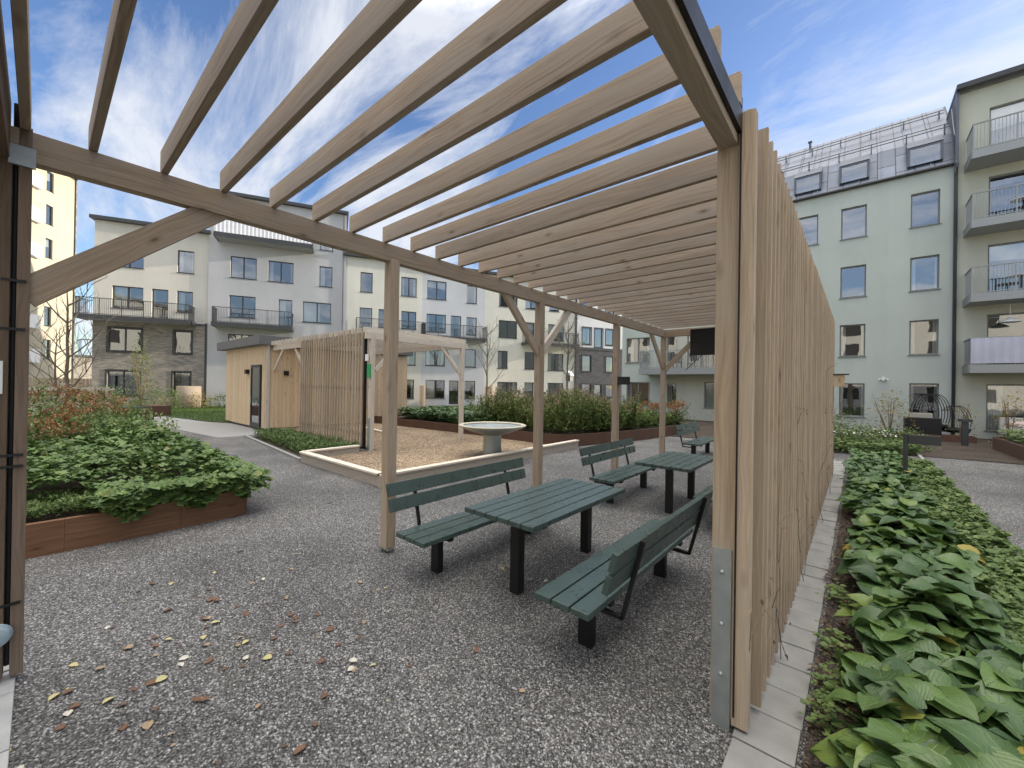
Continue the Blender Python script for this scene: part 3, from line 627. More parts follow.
brace(PG,(XA+.02,Y0+3*BAY,2.35),(XA+.98,Y0+3*BAY,3.33)); brace(PG,(XR-.02,Y0+3*BAY,2.42),(XR-.9,Y0+3*BAY,3.33))
# slatted screen: fins on horizontal rails
b=MB()
for i in range(56):
    y=2.72+i*.158; tn=random.uniform(.86,1.12); b.box(-.50,-.408,y-.015,y+.015,.07+random.uniform(-.01,.01),3.41+random.uniform(-.012,.012),tone=tn)
b.box(-.515,-.435,2.50,2.565,.05,3.42,tone=1.05)
for z in(.35,1.75,3.2): b.box(-.513,-.501,2.6,11.5,z-.045,z+.045,tone=.8)
scr=b.build('slat_screen','wood_fresh',PG)
b=MB()
for k in range(6):
    y=2.72-.06-k*.3745-.3; b.box(-.515,-.44,y-.014,y+.014,3.3,3.62)
b=MB(); b.box(-.508,-.500,2.49,2.502,.1,3.5); b.build('black_cable','black',PG)
b=MB(); b.beam((-.51,-3,3.37),(-.51,2.5,3.37),.022,.12); b.build('cable_channel','black',PG)
# left near end: screen with slats beyond the corner post
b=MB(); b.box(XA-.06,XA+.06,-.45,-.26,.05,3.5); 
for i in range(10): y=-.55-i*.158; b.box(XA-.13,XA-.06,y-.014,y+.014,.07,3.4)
b.build('corner_boards','wood_shaded',PG)
b=MB(); b.tube([(XA+.03,-.111,.12),(XA+.03,-.111,3.6)],.012); 
for z in(.5,1.35,1.42,2.2,2.5): b.box(XA+.051,XA+.063,-.16,-.06,z-.008,z+.008)
b.tube([(XA+.05,-.2,.28),(XA+.09,-.23,.2),(XA+.05,-.22,.05)],.01); b.build('black_cable','black',PG)
b=MB(); b.box(XA+.062,XA+.085,-.14,-.03,3.21,3.33); b.build('steel_plate','galv',PG)
b=MB(); b.box(XA+.062,XA+.075,-.30,-.145,1.80,2.0); b.build('white_plate','white',PG)
b=MB(); b.lathe((0,0,0),[(0,.05),(.055,.05),(.06,.045),(.06,.01),(.07,.01),(.07,0)],20); o=b.build('power_socket',plain('grey_blue_plastic',(.30,.38,.42),.4),PG,smooth=True); o.data.transform(Matrix.Translation((XA+.062,-.155,.33))@Matrix.Rotation(R(90),4,'Y'))
# black panel hanging at the far end, small black box on third post
b=MB(); b.box(-3.28,-1.6,10.80,10.86,2.73,3.40); b.build('black_panel','black',PG,bevel=.01)
b=MB(); b.tube([(-3.0,10.82,2.73),(-3.4,10.84,2.35)],.008); b.build('pull_cord','black',PG)
b=MB(); b.box(XA+.062,XA+.30,Y0+2*BAY-.06,Y0+2*BAY+.06,1.95,2.12); b.build('black_box','black',PG,bevel=.006)

# pavers under the screens
def pavers(x0,x1,y0,y1,step,label):
    t=thing('paving_strip',label,'paving',(0,0,0)); t['kind']='structure'
    b=MB(); y=y0
    while y<y1:
        d=random.uniform(-.004,.004); b.box(x0+d,x1+d,y+.004,y+step-.004,-.06,.03+random.uniform(-.005,.006),tone=1); y+=step
    b.build('paving_stones','stone',t,bevel=.004)
pavers(-.50,-.22,1.0,13.6,.29,'row of grey stones under the slatted screen')
t=thing('paving_strip','row of pale stones running from the left corner post','paving'); t['kind']='structure'
b=MB(); x=-4.4
while x<-1.2: b.box(x+.004,x+.29,-.42,-.075,-.06,.03+random.uniform(-.004,.006)); x+=.294
b.build('paving_stones','stone_pale',t,bevel=.004)
b=MB(); b.box(1.34,1.42,2,21,-.05,.035); struct(b.build('bed_kerb','conc',bevel=.004))
b=MB(); b.beam((-16.0,4.62,.02),(-10.2,4.12,.02),.08,.07); struct(b.build('path_kerb','conc'))

# bird box
BB=thing('bird_box','small wooden nest box at the far end of the slatted screen','bird box',(-.42,11.0,1.98))
b=MB(); b.box(-.0,.2,-.09,.09,.0,.24); b.build('box_body','wood_shed',BB); b=MB(); b.box(-.03,.27,-.12,.12,.243,.265); b.build('roof','dark',BB); b=MB(); b.box(-.035,-.005,-.03,.03,-.1,.34); b.build('mounting_board','dark',BB)

# ---------------------------------------------------------------- picnic furniture
def bench(label):
    t=thing('park_bench',label,'bench',(0,0,0),0,'green benches along the picnic tables')
    Lh=1.08
    b=MB()
    for x in(-.135,.015,.165): b.beam((x-.0,-Lh,.415),(x,Lh,.415),.135,.045,tone=1)
    b.build('seat','green',t,bevel=.004)
    b=MB(); 
    for (x,z) in((-.325,.665),(-.365,.815)): b.beam((x,-Lh,z),(x,Lh,z),.040,.130,up=(-.27,0,1))
    b.build('backrest','green',t,bevel=.004)
    for s in(-1,1):
        y=s*.73
        q=MB(); q.box(-.05,.06,y-.035,y+.035,-.05,.385); q.box(-.2,.22,y-.03,y+.03,.355,.390); q.build('leg','black',t,bevel=.003)
        q=MB(); q.beam((-.05,y,.30),(-.28,y,.30),.03,.03); q.beam((-.27,y,.292),(-.415,y,.87),.03,.03,up=(1,0,0)); q.build('back_arm','black',t,bevel=.003)
    return t
b1=bench('green bench nearest the camera with its back to the play area')
b1.location=(-3.24,3.38,0)
b2=dup(b1,(-1.50,3.38,0),math.pi,'near green bench with its back to the slatted screen')
b3=dup(b1,(-3.08,6.78,0),0,'second green bench along the left side, by the farther table',(1,.93,1))
b4=dup(b1,(-1.45,6.72,0),math.pi,'green bench mostly hidden behind the corner post, right of the farther table',(1,.9,1))
b5=dup(b1,(-3.35,12.1,0),0,'farthest green bench, beyond the end of the pergola',(1,.9,1))
def ptable(label):
    t=thing('picnic_table',label,'table',(0,0,0),0,'green picnic tables')
    b=MB()
    for i in range(6): x=-.345+i*.138; b.beam((x,-.86,.715),(x,.86,.715),.126,.045)
    b.build('tabletop','green',t,bevel=.004)
    for s in(-1,1):
        y=s*.62
        q=MB(); q.box(-.0,.10,y-.045,y+.045,-.05,.655); q.build('leg','black',t,bevel=.004); 
    q=MB(); q.box(-.36,.36,-.65,-.59,.655,.691); q.box(-.36,.36,.59,.65,.655,.691); q.build('cross_bar','black',t)
    return t
t1=ptable('near green slatted picnic table between the two closest benches'); t1.location=(-2.42,3.50,0)
t2=dup(t1,(-2.22,6.78,0),0,'farther green slatted picnic table, partly behind the corner post',(1,.86,1))

# ---------------------------------------------------------------- second pergola
P2=thing('pergola','smaller timber pergola with slatted wall beside the shed','pergola')
H2=3.28; 
for (x,y) in((-10.1,5.9),(-10.1,9.2),(-14.4,9.2),(-17.35,9.2)): post(x,y,P2,3.28,.12,'wood_pale',True)
for (x,y) in((-14.45,5.95),(-17.3,5.72)): post(x,y,P2,3.28,.12,'wood_pale',False)
b=MB(); b.box(-10.15,-10.05,5.7,9.4,3.10,3.27); b.build('header_beam','wood_pale',P2); b=MB(); b.box(-17.3,-10.16,9.15,9.25,3.10,3.27); b.build('header_beam','wood_pale',P2); b=MB(); b.box(-17.3,-10.16,5.87,5.97,3.10,3.27); b.build('header_beam','wood_pale',P2)
for i in range(22):
    x=-10.2-i*.335; b=MB(); b.beam((x,5.7,3.355),(x,9.45,3.355),.045,.15); b.build('rafter','wood_pale',P2)
for p0,p1 in(((-10.1,9.1,2.25),(-10.1,8.25,3.14)),((-10.1,6.0,2.25),(-10.1,6.85,3.14)),((-14.5,5.92,2.35),(-15.3,5.92,3.14)),((-17.25,5.92,2.3),(-16.3,5.92,3.14)),((-14.4,9.2,2.25),(-15.2,9.2,3.14)),((-10.2,9.2,2.25),(-11,9.2,3.14)),((-17.35,5.85,2.2),(-17.35,6.6,3.14))): brace(P2,p0,p1,'wood_pale',.1,.05)
b=MB()
for i in range(25): x=-10.42-i*.167; b.box(x-.036,x+.036,5.78,5.805,.14,3.42,tone=random.uniform(.8,1.15))
for z in(.5,1.75,3.0): b.box(-14.5,-10.3,5.81,5.86,z-.045,z+.045)
b.build('slat_screen','wood_fresh',P2)
b=MB(); b.box(-10.33,-10.28,5.78,5.86,.1,3.3); b.build('black_post','black',P2)
b=MB(); b.box(-10.18,-10.02,5.80,5.835,2.05,2.42); b.build('green_sign',plain('green_sign_paint',(.02,.28,.08),.5),P2); b=MB(); b.box(-10.23,-10.1,5.77,5.8,2.5,2.68); b.build('white_box','white',P2)
b=MB(); b.box(-10.15,-10.05,5.818,5.838,0,.95); b.build('post_bracket','galv',P2)

# shed
SH=thing('garden_shed','flat-roofed shed clad in honey coloured boards with dark glazed door','shed')
b=MB(); x=-22.3
def boards(b,x0,x1,y,z0,z1,step=.145,skip=None):
    x=x0
    while x<x1-.01:
        xe=min(x+step,x1); 
        if not(skip and skip[0]-.02<(x+xe)/2<skip[1]+.02): b.box(x+.003,xe-.003,y,y+.022,z0,z1,tone=random.uniform(.88,1.1))
        elif skip: b.box(x+.003,xe-.003,y,y+.022,skip[2],z1)
        x=xe
boards(b,-22.3,-17.35,5.64,.08,3.3,skip=(-18.86,-17.75,2.56)); b.build('front_wall','wood_shed',SH)
b=MB(); y=5.68
while y<12: b.beam((-17.33,y+.07,.08),(-17.33,y+.07,3.25),.022,.139,up=(0,1,0),tone=random.uniform(.85,1.1)); b.box(-17.318,-17.30,y+.13,y+.15,.08,3.25); y+=.145
b.build('side_wall','wood_shed',SH)
b=MB(); b.box(-22.25,-17.36,5.67,12,.02,3.28); b.build('inner_wall','dark',SH)
b=MB(); b.box(-22.7,-17.15,5.35,12.3,3.3,3.66); b.build('roof',plain('felt_grey',(.13,.13,.125),.8,0,.2,3),SH,bevel=.01)
b=MB(); b.box(-18.85,-18.76,5.60,5.66,.05,2.55); b.box(-17.85,-17.76,5.60,5.66,.05,2.55); b.box(-18.76,-17.85,5.60,5.66,2.45,2.55); b.box(-18.76,-17.85,5.60,5.66,.05,.25); dr=b.build('door','dark',SH)
b=MB(); b.quad([(-18.76,5.625,.25),(-17.85,5.625,.25),(-17.85,5.625,2.45),(-18.76,5.625,2.45)]); b.build('pane','glass',dr); b=MB(); b.tube([(-18.66,5.56,1.0),(-18.66,5.56,1.3)],.015); b.build('handle','galv',dr)
b=MB(); b.box(-19.35,-19.1,5.52,5.638,2.2,2.38); b.build('wall_lamp','black',SH); b=MB(); b.box(-17.32,-17.2,6.3,6.45,2.15,2.33); b.build('wall_lamp','black',SH)

# play area timber edging
def edging(pts,label,h=.22,wd=.16,n='timber_edging'):
    b=MB()
    for p,q in zip(pts[:-1],pts[1:]):
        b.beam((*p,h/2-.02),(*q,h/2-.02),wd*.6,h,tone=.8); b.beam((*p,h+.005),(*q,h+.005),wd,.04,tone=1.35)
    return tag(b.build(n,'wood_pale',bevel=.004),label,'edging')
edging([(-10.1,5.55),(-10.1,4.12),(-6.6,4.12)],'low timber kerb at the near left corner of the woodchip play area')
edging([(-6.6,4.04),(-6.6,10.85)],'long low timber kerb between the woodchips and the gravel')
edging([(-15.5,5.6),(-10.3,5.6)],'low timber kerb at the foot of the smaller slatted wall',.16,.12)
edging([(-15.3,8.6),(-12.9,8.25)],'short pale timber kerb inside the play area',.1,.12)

# water bowl on pedestal
BW=thing('bird_bath','wide shallow metal bowl on a round pedestal in the play area','bird bath',(-7.22,7.68,0))
b=MB(); b.lathe((0,0,0),[(.24,0),(.25,.05),(.235,.3),(.235,.58),(.27,.66)],32); b.build('pedestal','galv',BW,smooth=True)
b=MB(); b.lathe((0,0,0),[(0,.60),(.25,.61),(.55,.70),(.80,.80),(.86,.83),(.86,.845),(.78,.84),(.55,.78),(.2,.73),(0,.72)],44); b.build('bowl',plain('worn_metal',(.34,.37,.36),.45,.6,.25,5),BW,smooth=True)
b=MB(); b.lathe((0,0,0),[(.76,.848),(.87,.846),(.88,.86),(.86,.872),(.77,.868),(.76,.848)],44); b.build('rim',plain('pale_rim',(.52,.48,.36),.6,.2,.25,4),BW,smooth=True)

# planters
def planter(name,label,outer,h,th=.06,mat='corten',soilz=None):
    t=thing(name,label,'planter'); n=len(outer); b=MB()
    for i in range(n):
        p=outer[i];q=outer[(i+1)%n]; b.beam((*p,h/2-.02),(*q,h/2-.02),th,h+.04)
    b.build('side_panels',mat,t,bevel=.004)
    s=MB(); s.quad([(x,y,h-.05) for x,y in outer]); s.build('soil','soil',t); return t
PLA=[(-6.72,-2.6),(-6.62,.2),(-6.60,1.2),(-6.66,1.93),(-8.9,2.15),(-12,2.3),(-15.5,2.2),(-19,1.5),(-19,-2.6)]
M['boxwood']=wood('stained_planter_wood',(.105,.052,.028),(.20,.108,.06),knot=(.06,.03,.02)); planter('raised_planter','brown timber raised planter at the left overflowing with round green leaves',PLA,.36,.06,'boxwood')
PLB=[(-19.5,10.15),(-14.8,10.2),(-11.7,10.4),(-7.55,10.42),(-6.75,11.0),(-6.3,12.6),(-5.85,14.25),(-5.5,17.2),(-6.5,19.4),(-11,18.5),(-15,14.5),(-20,12.4)]
planter('raised_planter','long rusty steel planter behind the play area full of tall perennials',PLB,.38,.04)
planter('raised_planter','rusty steel planter at the right edge beside the gravel path',[(3.55,15.5),(3.5,18.3),(3.45,20.8),(4.6,21.6),(8.5,21.6),(8.5,15.5)],.42,.04)
planter('raised_planter','low rusty steel planter in front of the green house ground floor door',[(.5,22.2),(3.3,22.4),(3.3,22.9),(.5,22.9)],.25,.04)

# ---------------------------------------------------------------- planting
M['bigleaf']=leafmat('broad_leaves',[(0,(.033,.072,.022)),(.45,(.068,.128,.036)),(.8,(.115,.19,.045)),(.93,(.16,.22,.04)),(1,(.34,.27,.05))],.38,.18,.5,veins=True)
M['geranium']=leafmat('geranium_leaves',[(0,(.045,.085,.022)),(.5,(.11,.18,.05)),(.85,(.17,.25,.07)),(.97,(.20,.20,.05)),(1,(.35,.10,.04))],.55,.2,.4)
M['smallleaf']=leafmat('small_leaves',[(0,(.05,.085,.022)),(.5,(.11,.17,.045)),(.85,(.17,.24,.07)),(1,(.26,.25,.08))],.55,.25,.4)
M['perennial']=leafmat('perennial_leaves',[(0,(.06,.10,.03)),(.5,(.14,.20,.05)),(.85,(.20,.23,.08)),(1,(.32,.26,.13))],.6,.25,.3)
M['plume']=leafmat('pink_brown_plumes',[(0,(.13,.085,.06)),(.5,(.26,.17,.12)),(1,(.42,.30,.22))],.8,.2,.2)
M['rustflower']=leafmat('rusty_flower_heads',[(0,(.14,.055,.03)),(.5,(.30,.13,.06)),(1,(.45,.27,.14))],.8,.25,.2)
M['deadleaf']=leafmat('dead_leaves',[(0,(.06,.04,.025)),(.6,(.15,.09,.055)),(1,(.30,.21,.13))],.8,.1,.2)
M['autumn']=leafmat('autumn_leaves',[(0,(.14,.15,.04)),(.5,(.34,.27,.07)),(1,(.50,.36,.18))],.6,.3,.3)
def fallow(n,x0,x1,y0,y1): return U(x0,x1,n),U(y0,y1,n)
# right-hand bed: broad-leaf ground cover
n=3000; x,y=fallow(n,.0,1.25,1.3,9.5)
keep=(x<(.88-.035*(y-2)+.13*np.sin(y*2.3)))&(x>.02+.09*np.sin(y*1.9)) ; x,y=x[keep],y[keep]; n=len(x)
hgt=.14+.16*np.clip(lumpy(x,y,1.6)+.6,0,1.3)*np.clip((x+.15)*3,0,1); z=.05+hgt*U(.55,1.1,n)
sz=U(.13,.235,n); o=leaves('broad_leaf_ground_cover','big',np.stack([x,y,z],1),sz,U(0,6.3,n),U(-.55,.35,n),np.clip(rng.beta(2,2.6,n)*1.0+(U(0,1,n)>.965)*.45,0,1),'bigleaf',roll=U(-.4,.4,n))
tag(o,'low carpet of broad glossy green leaves beside the slatted screen','ground cover',None,'stuff')
n=1800; x,y=fallow(n,-.15,1.0,7.5,14.4); keep=(x>-.12+.08*np.sin(y*2))&(x<.75+.12*np.sin(y*2.3)); x,y=x[keep],y[keep]; n=len(x)
o=leaves('broad_leaf_ground_cover','big',np.stack([x,y,.08+.2*U(.4,1.1,n)*(1+.4*lumpy(x,y,2))],1),U(.10,.17,n),U(0,6.3,n),U(-.6,.3,n),np.clip(rng.beta(2,3,n)+(U(0,1,n)>.96)*.4,0,1),'bigleaf',roll=U(-.4,.4,n))
tag(o,'farther carpet of broad green leaves around the bollard lamp','ground cover',None,'stuff')
n=30000; x,y=fallow(n,.45,1.42,1.3,14.4); keep=(x>(.78-.035*(y-2)+.13*np.sin(y*2.3)))&(x<1.35); x,y=x[keep],y[keep]; n=len(x)
o=leaves('small_leaf_ground_cover','round',np.stack([x,y,.06+.15*U(.3,1.1,n)*(1+.5*lumpy(x,y,3))],1),U(.035,.075,n),U(0,6.3,n),U(-.6,.4,n),rng.beta(2.2,2.2,n),'smallleaf',roll=U(-.5,.5,n))
tag(o,'fine pale green ground cover along the kerb of the right-hand path','ground cover',None,'stuff')
# a few very large hosta-like plants at bottom right corner
def bigplant(x,y,label,k=16,s=.30,h=.30,tlo=.5):
    t=thing('broad_leaf_plant',label,'plant',(x,y,.03)); th=np.arange(k)*2.399+random.random()*6; rad=np.sqrt((np.arange(k)+.5)/k)*s*.75
    P=np.stack([np.cos(th)*rad*.6,np.sin(th)*rad*.6,h*(1.15-.8*rad/s)],1)
    leaves('foliage','big',P,U(.8,1.15,k)*s,th+U(-.3,.3,k),.55-1.0*rad/s+U(-.2,.2,k),np.clip(U(tlo-.15,tlo+.25,k),0,.92),'bigleaf',t,roll=U(-.3,.3,k))
    b=MB()
    for i in range(k): b.tube([(0,0,0),tuple(P[i]*np.array([.5,.5,.6])),tuple(P[i])],.006,5)
    b.build('stem',M['smallleaf'],t)
bigplant(.22,2.45,'yellowish broad-leaved plant nearest the stone strip',15,.27,.26,.72); bigplant(.30,1.95,'large broad-leaved plant at the bottom edge of the bed',18,.27,.22,.5); bigplant(.62,2.15,'large dark broad-leaved plant in the bottom right corner',18,.28,.24,.45)
bigplant(.12,4.05,'pale yellow-green broad-leaved plant beside the screen, farther along',12,.2,.25,.82)
# left planter geraniums
n=19000; x,y=fallow(n,-14.5,-6.55,-2.3,2.25); dens=(x>-11)|(U(0,1,n)>.35); x,y=x[dens],y[dens]; n=len(x)
edge=np.clip(((-6.6)-x)/.9,0,1); edge2=np.clip((2.1-y)/.5,0,1); kk=np.where(y<.35,np.clip((-7.05-x)/.25,0,1),1)
z=.38+(.10+.38*edge*np.clip(edge2+.35,0,1))*(.75+.35*lumpy(x,y,1.1,2))*U(.75,1.05,n)
keep=kk>.5; x,y,z=x[keep],y[keep],z[keep]; n=len(x)
o=leaves('geranium_ground_cover','round',np.stack([x,y,z],1),U(.06,.115,n)*np.where(x>-10,1,1.3),U(0,6.3,n),U(-.5,.6,n),np.clip(rng.beta(2.2,2.2,n),0,1),'geranium',roll=U(-.5,.5,n)); tag(o,'dense round-leaved green plants filling the left planter','ground cover',None,'stuff')
n=1500; y=U(.5,2.2,n); hang=U(0,1,n)**1.5; x=-6.62+U(-.10,.16,n)*(1-.3*hang); z=.60-hang*.36*(.5+.5*np.sin(y*5+1)**2)
c2=y>1.95; x=np.where(c2,U(-8.2,-6.5,n),x)
o=leaves('trailing_leaves','round',np.stack([x,y,z],1),U(.07,.125,n),U(-1.2,1.2,n),U(-1.0,-.1,n),rng.beta(2.3,2,n),'geranium',roll=U(-.5,.5,n)); tag(o,'leaves spilling over the near corner of the left planter','ground cover',None,'stuff')
n=12000; x=U(-7.6,-6.72,n); y=U(-1,1.3,n); o=leaves('sedum_ground_cover','small',np.stack([x,y,.38+U(0,.12,n)*(1+lumpy(x,y,4)*.5)],1),U(.03,.06,n),U(0,6.3,n),U(-.2,1.2,n),rng.beta(2,1.5,n),'smallleaf'); tag(o,'low fine green groundcover at the front of the left planter','ground cover',None,'stuff')
n=7000; x,y=fallow(n,-18.5,-11.5,-2.3,2.1); o=leaves('mixed_perennials','small',np.stack([x,y,.4+U(.05,.6,n)*(1+.3*lumpy(x,y,1.5,4))],1),U(.07,.14,n),U(0,6.3,n),U(-.2,1.3,n),rng.beta(2.6,1.8,n),'smallleaf'); tag(o,'light green leafy perennials at the back of the left planter','ground cover',None,'stuff')
# shrubs
def shrub(name,label,x,y,z,rx,ry,h,n,mat='smallleaf',ls=(.05,.1),stems=10,cat='shrub',kind='small',group=None,tint=(2,2),hollow=.35,top=None):
    t=thing(name,label,cat,(x,y,z),0,group)
    th=U(0,6.28,n); rr_=np.sqrt(U(hollow*hollow,1,n)); zz_=U(0,1,n); prof=np.sqrt(np.clip(1-(zz_*1.0-.35)**2*1.9,.05,1))
    lum=1+.22*np.sin(th*3+zz_*7+x)+.15*np.sin(th*7-zz_*11)
    P=np.stack([np.cos(th)*rr_*rx*prof*lum,np.sin(th)*rr_*ry*prof*lum,zz_*h*(1+.15*np.sin(th*4+y))],1)
    leaves('foliage',kind,P,U(*ls,n),U(0,6.3,n),U(-.7,1.0,n),rng.beta(*tint,n),mat,t,roll=U(-.8,.8,n))
    b=MB()
    for i in range(stems):
        a=random.uniform(0,6.28); q=random.uniform(.3,.9); b.tube([(0,0,0),(math.cos(a)*rx*q*.5,math.sin(a)*ry*q*.5,h*.5),(math.cos(a)*rx*q,math.sin(a)*ry*q,h*random.uniform(.8,1.05))],[.014,.009,.004],5)
    b.build('stem','twig',t)
    if top:
        k=top; th=U(0,6.28,k); rr_=np.sqrt(U(0,1,k)); C_=np.stack([np.cos(th)*rr_*rx,np.sin(th)*rr_*ry,h*(1.0-.25*rr_)+U(-.08,.08,k)],1)
        m_=80; P=np.repeat(C_,m_,0)+rng.normal(0,1,(k*m_,3))*np.array([.09,.09,.06]); n2=len(P)
        leaves('flower_heads','small',P,U(.04,.085,n2),U(0,6.3,n2),U(-1,1.3,n2),U(0,1,n2),'rustflower',t)
    return t
for i,(x,y,lb) in enumerate([(-10.6,-.35,'rusty-headed hydrangea nearest the left corner post'),(-11.8,.25,'rusty-headed hydrangea rising above the left planter'),(-13.4,-.1,'hydrangea with faded rust heads behind the first ones'),(-14.6,.75,'hydrangea with rust heads near the bare tree'),(-16.6,.3,'tall hydrangea with rust heads below the tower block'),(-17.5,1.1,'outermost rusty hydrangea beside the garden table')]):
    shrub('hydrangea',lb,x,y,.35,.8,.8,(.85,.75,1.05,1.0,1.35,1.15)[i],700,'smallleaf',(.07,.13),9,'shrub',top=(9,8,9,10,13,11)[i],group='hydrangeas with rusty flower heads')
# perennials in planter B
def tallplants(name,label,n_st,xr,yr,h,z0,leafn,plume,rowf=None):
    t=thing(name,label,'plants'); t['kind']='stuff'
    X,Y=U(*xr,n_st),U(*yr,n_st)
    if rowf is not None: k=rowf(X,Y); X,Y=X[k],Y[k]
    ns=len(X); Hh=h*(.86+.14*np.sin(X*1.9+Y*1.3)+.07*np.sin(X*5.1-Y*3.7))*U(.7,1.15,ns); lean=rng.normal(0,.17,(ns,2))
    L_=leafn; f=U(.1,1,(ns*L_)); Xi,Yi,Hi=np.repeat(X,L_),np.repeat(Y,L_),np.repeat(Hh,L_); ln=np.repeat(lean,L_,0)
    P=np.stack([Xi+ln[:,0]*f+U(-.04,.04,ns*L_),Yi+ln[:,1]*f+U(-.04,.04,ns*L_),z0+f*Hi],1)
    leaves('foliage','small',P,U(.07,.16,ns*L_),U(0,6.3,ns*L_),U(-.3,1.2,ns*L_),rng.beta(2,2,ns*L_),'perennial',t)
    if plume:
        L2=11; f=U(.9,1.12,ns*L2); Xi,Yi,Hi=np.repeat(X,L2),np.repeat(Y,L2),np.repeat(Hh,L2); ln=np.repeat(lean,L2,0)
        P=np.stack([Xi+ln[:,0]*f+rng.normal(0,.018,ns*L2),Yi+ln[:,1]*f+rng.normal(0,.018,ns*L2),z0+f*Hi],1)
        leaves('plumes','small',P,U(.03,.07,ns*L2),U(0,6.3,ns*L2),U(.2,1.5,ns*L2),U(0,1,ns*L2),'plume',t)
    b=MB()
    for i in range(0,ns,2): b.tube([(X[i],Y[i],z0),(X[i]+lean[i,0],Y[i]+lean[i,1],z0+Hh[i])],.005,3,False)
    b.build('stems','perennial',t); return t
tallplants('tall_perennials','tall green perennials with pinkish brown tops in the long planter',1300,(-11.3,-6.3),(10.7,14.8),1.27,.33,26,True,lambda X,Y:((Y-10.6)>.1)&(X<-6.95+.28*(Y-11))&(X>-11.2+.25*(Y-10.5)))
tallplants('low_perennials','lower green perennials at the right part of the long planter',700,(-8.6,-5.7),(14.0,18.8),.55,.33,20,False,lambda X,Y:X<-6.3+.1*(Y-13))
n=5200; x,y=fallow(n,-16,-10.2,10.5,13.2); o=leaves('hosta_ground_cover','round',np.stack([x,y,.38+U(.02,.4,n)*(1+.35*lumpy(x,y,1.6))],1),U(.10,.2,n),U(0,6.3,n),U(-.6,.6,n),rng.beta(1.6,3,n),'bigleaf'); tag(o,'low bluish green leafy plants at the left part of the long planter','ground cover',None,'stuff')
for i,(x,y,lb) in enumerate([(-7.3,15.4,'brown-headed hydrangea right of the third pergola post'),(-6.6,16.4,'brown-headed hydrangea behind the fourth pergola post'),(-6.0,17.9,'brown-headed hydrangea in front of the ground floor window'),(-4.4,20.3,'brown-headed hydrangea below the black panel')]):
    shrub('hydrangea',lb,x,y,.3,.75,.7,.95,500,'smallleaf',(.06,.11),8,top=14,group='hydrangeas with brown flower heads')
# junipers in small bed
n=12000; x,y=fallow(n,-15.5,-10.25,4.3,5.7); keep=y>4.35+(-10.2-x)*.07; x,y=x[keep],y[keep]; n=len(x)
o=leaves('juniper_ground_cover','small',np.stack([x,y,.03+U(0,.24,n)*(1+.4*lumpy(x,y,2))],1),U(.05,.10,n),U(0,6.3,n),U(0,1.0,n),rng.beta(1.8,3,n),'smallleaf'); tag(o,'low dark green juniper mat beside the smaller slatted wall','ground cover',None,'stuff')
ORD=['first','second','third','fourth','fifth','sixth','seventh','eighth','ninth']
# hedge shrubs by left building and far right front bed
for i in range(9):
    p=Vector((-33.6+.3*random.random(),7.0,0))+Vector((.44,.9,0))*i*1.15
    shrub('garden_shrub',ORD[i]+' shrub from the wicker screen in the border along the grey block',p.x,p.y,0,.9,.8,.95,420,'autumn' if i%3==0 else 'smallleaf',(.09,.16),4,group='border shrubs along the grey block',tint=(2,3))
for i in range(8):
    p=Vector((-23.6,23.2,0))+Vector((.44,.9,0))*i*1.5
    shrub('garden_shrub',ORD[i]+' low shrub from the left in the border below the pale blue-grey section',p.x,p.y,0,1.0,.9,.9,300,'smallleaf',(.1,.18),3,group='border shrubs below the off-white section',tint=(2,3))
for (x,y,lb) in[(-30.5,.3,'loose flowering bush left of the garden table'),(-33.6,2.6,'leafy bush at the left foot of the brick house'),(-33.4,5.2,'dense bush at the right foot of the brick house')]: shrub('garden_shrub',lb,x,y,0,1.3,1.1,1.3,900,'smallleaf',(.09,.16),8,tint=(2.5,2))
shrub('climbing_shrub','tall loose climber against the tan brick wall',-34.2,4.15,0,1.1,.7,4.0,900,'perennial',(.10,.18),26,tint=(2,2),hollow=.1)
# shrubs right, in front of mint house
for (x,y,rx,h,mt,lb,k) in[(-1.7,16.9,1.1,.75,'smallleaf','dark low shrub at the far end of the slatted screen',1500),(-.2,17.4,1.0,.7,'smallleaf','low green shrub beyond the broad-leaf bed',1500),(1.0,18.3,.8,.6,'smallleaf','low green shrub by the start of the right-hand path',1000),(-.9,20.5,1.2,1.0,'perennial','straw-tinted shrub below the ground floor window',1200),(.95,22.0,.75,1.7,'autumn','yellow autumn shrub left of the garden chair',800),(3.05,23.2,.45,1.5,'autumn','thin shrub with pale leaves left of the drainpipe',120),(4.0,21.9,.5,1.7,'autumn','slender yellow shrub behind the right rusty planter',260)]:
    shrub('garden_shrub',lb,x,y,0,rx,rx*.8,h,k,mt,(.06,.12),10,tint=(2,2.2),hollow=.2)
n=5500; x,y=fallow(n,-3.2,3.2,15.7,17.4); x=x*1.0; y=y+.8*np.clip(x,0,4); keep=~((x>1.45)&(y<21.6)); x,y=x[keep],y[keep]; n=len(x); o=leaves('leafy_ground_cover','round',np.stack([x,y,.03+U(.0,.32,n)],1),U(.06,.12,n),U(0,6.3,n),U(-.5,.6,n),rng.beta(2,2.4,n),'smallleaf'); tag(o,'low green planting in front of the mint green house','ground cover',None,'stuff')
n=4500; x,y=fallow(n,3.6,8.2,15.6,21.2); o=leaves('leafy_ground_cover','round',np.stack([x,y,.4+U(.0,.3,n)],1),U(.08,.15,n),U(0,6.3,n),U(-.5,.6,n),rng.beta(2,2.4,n),'smallleaf'); tag(o,'green planting filling the right rusty planter','ground cover',None,'stuff')
M['whiteflower']=leafmat('white_flowers',[(0,(.6,.6,.55)),(1,(.8,.8,.78))],.6,.2,.3)
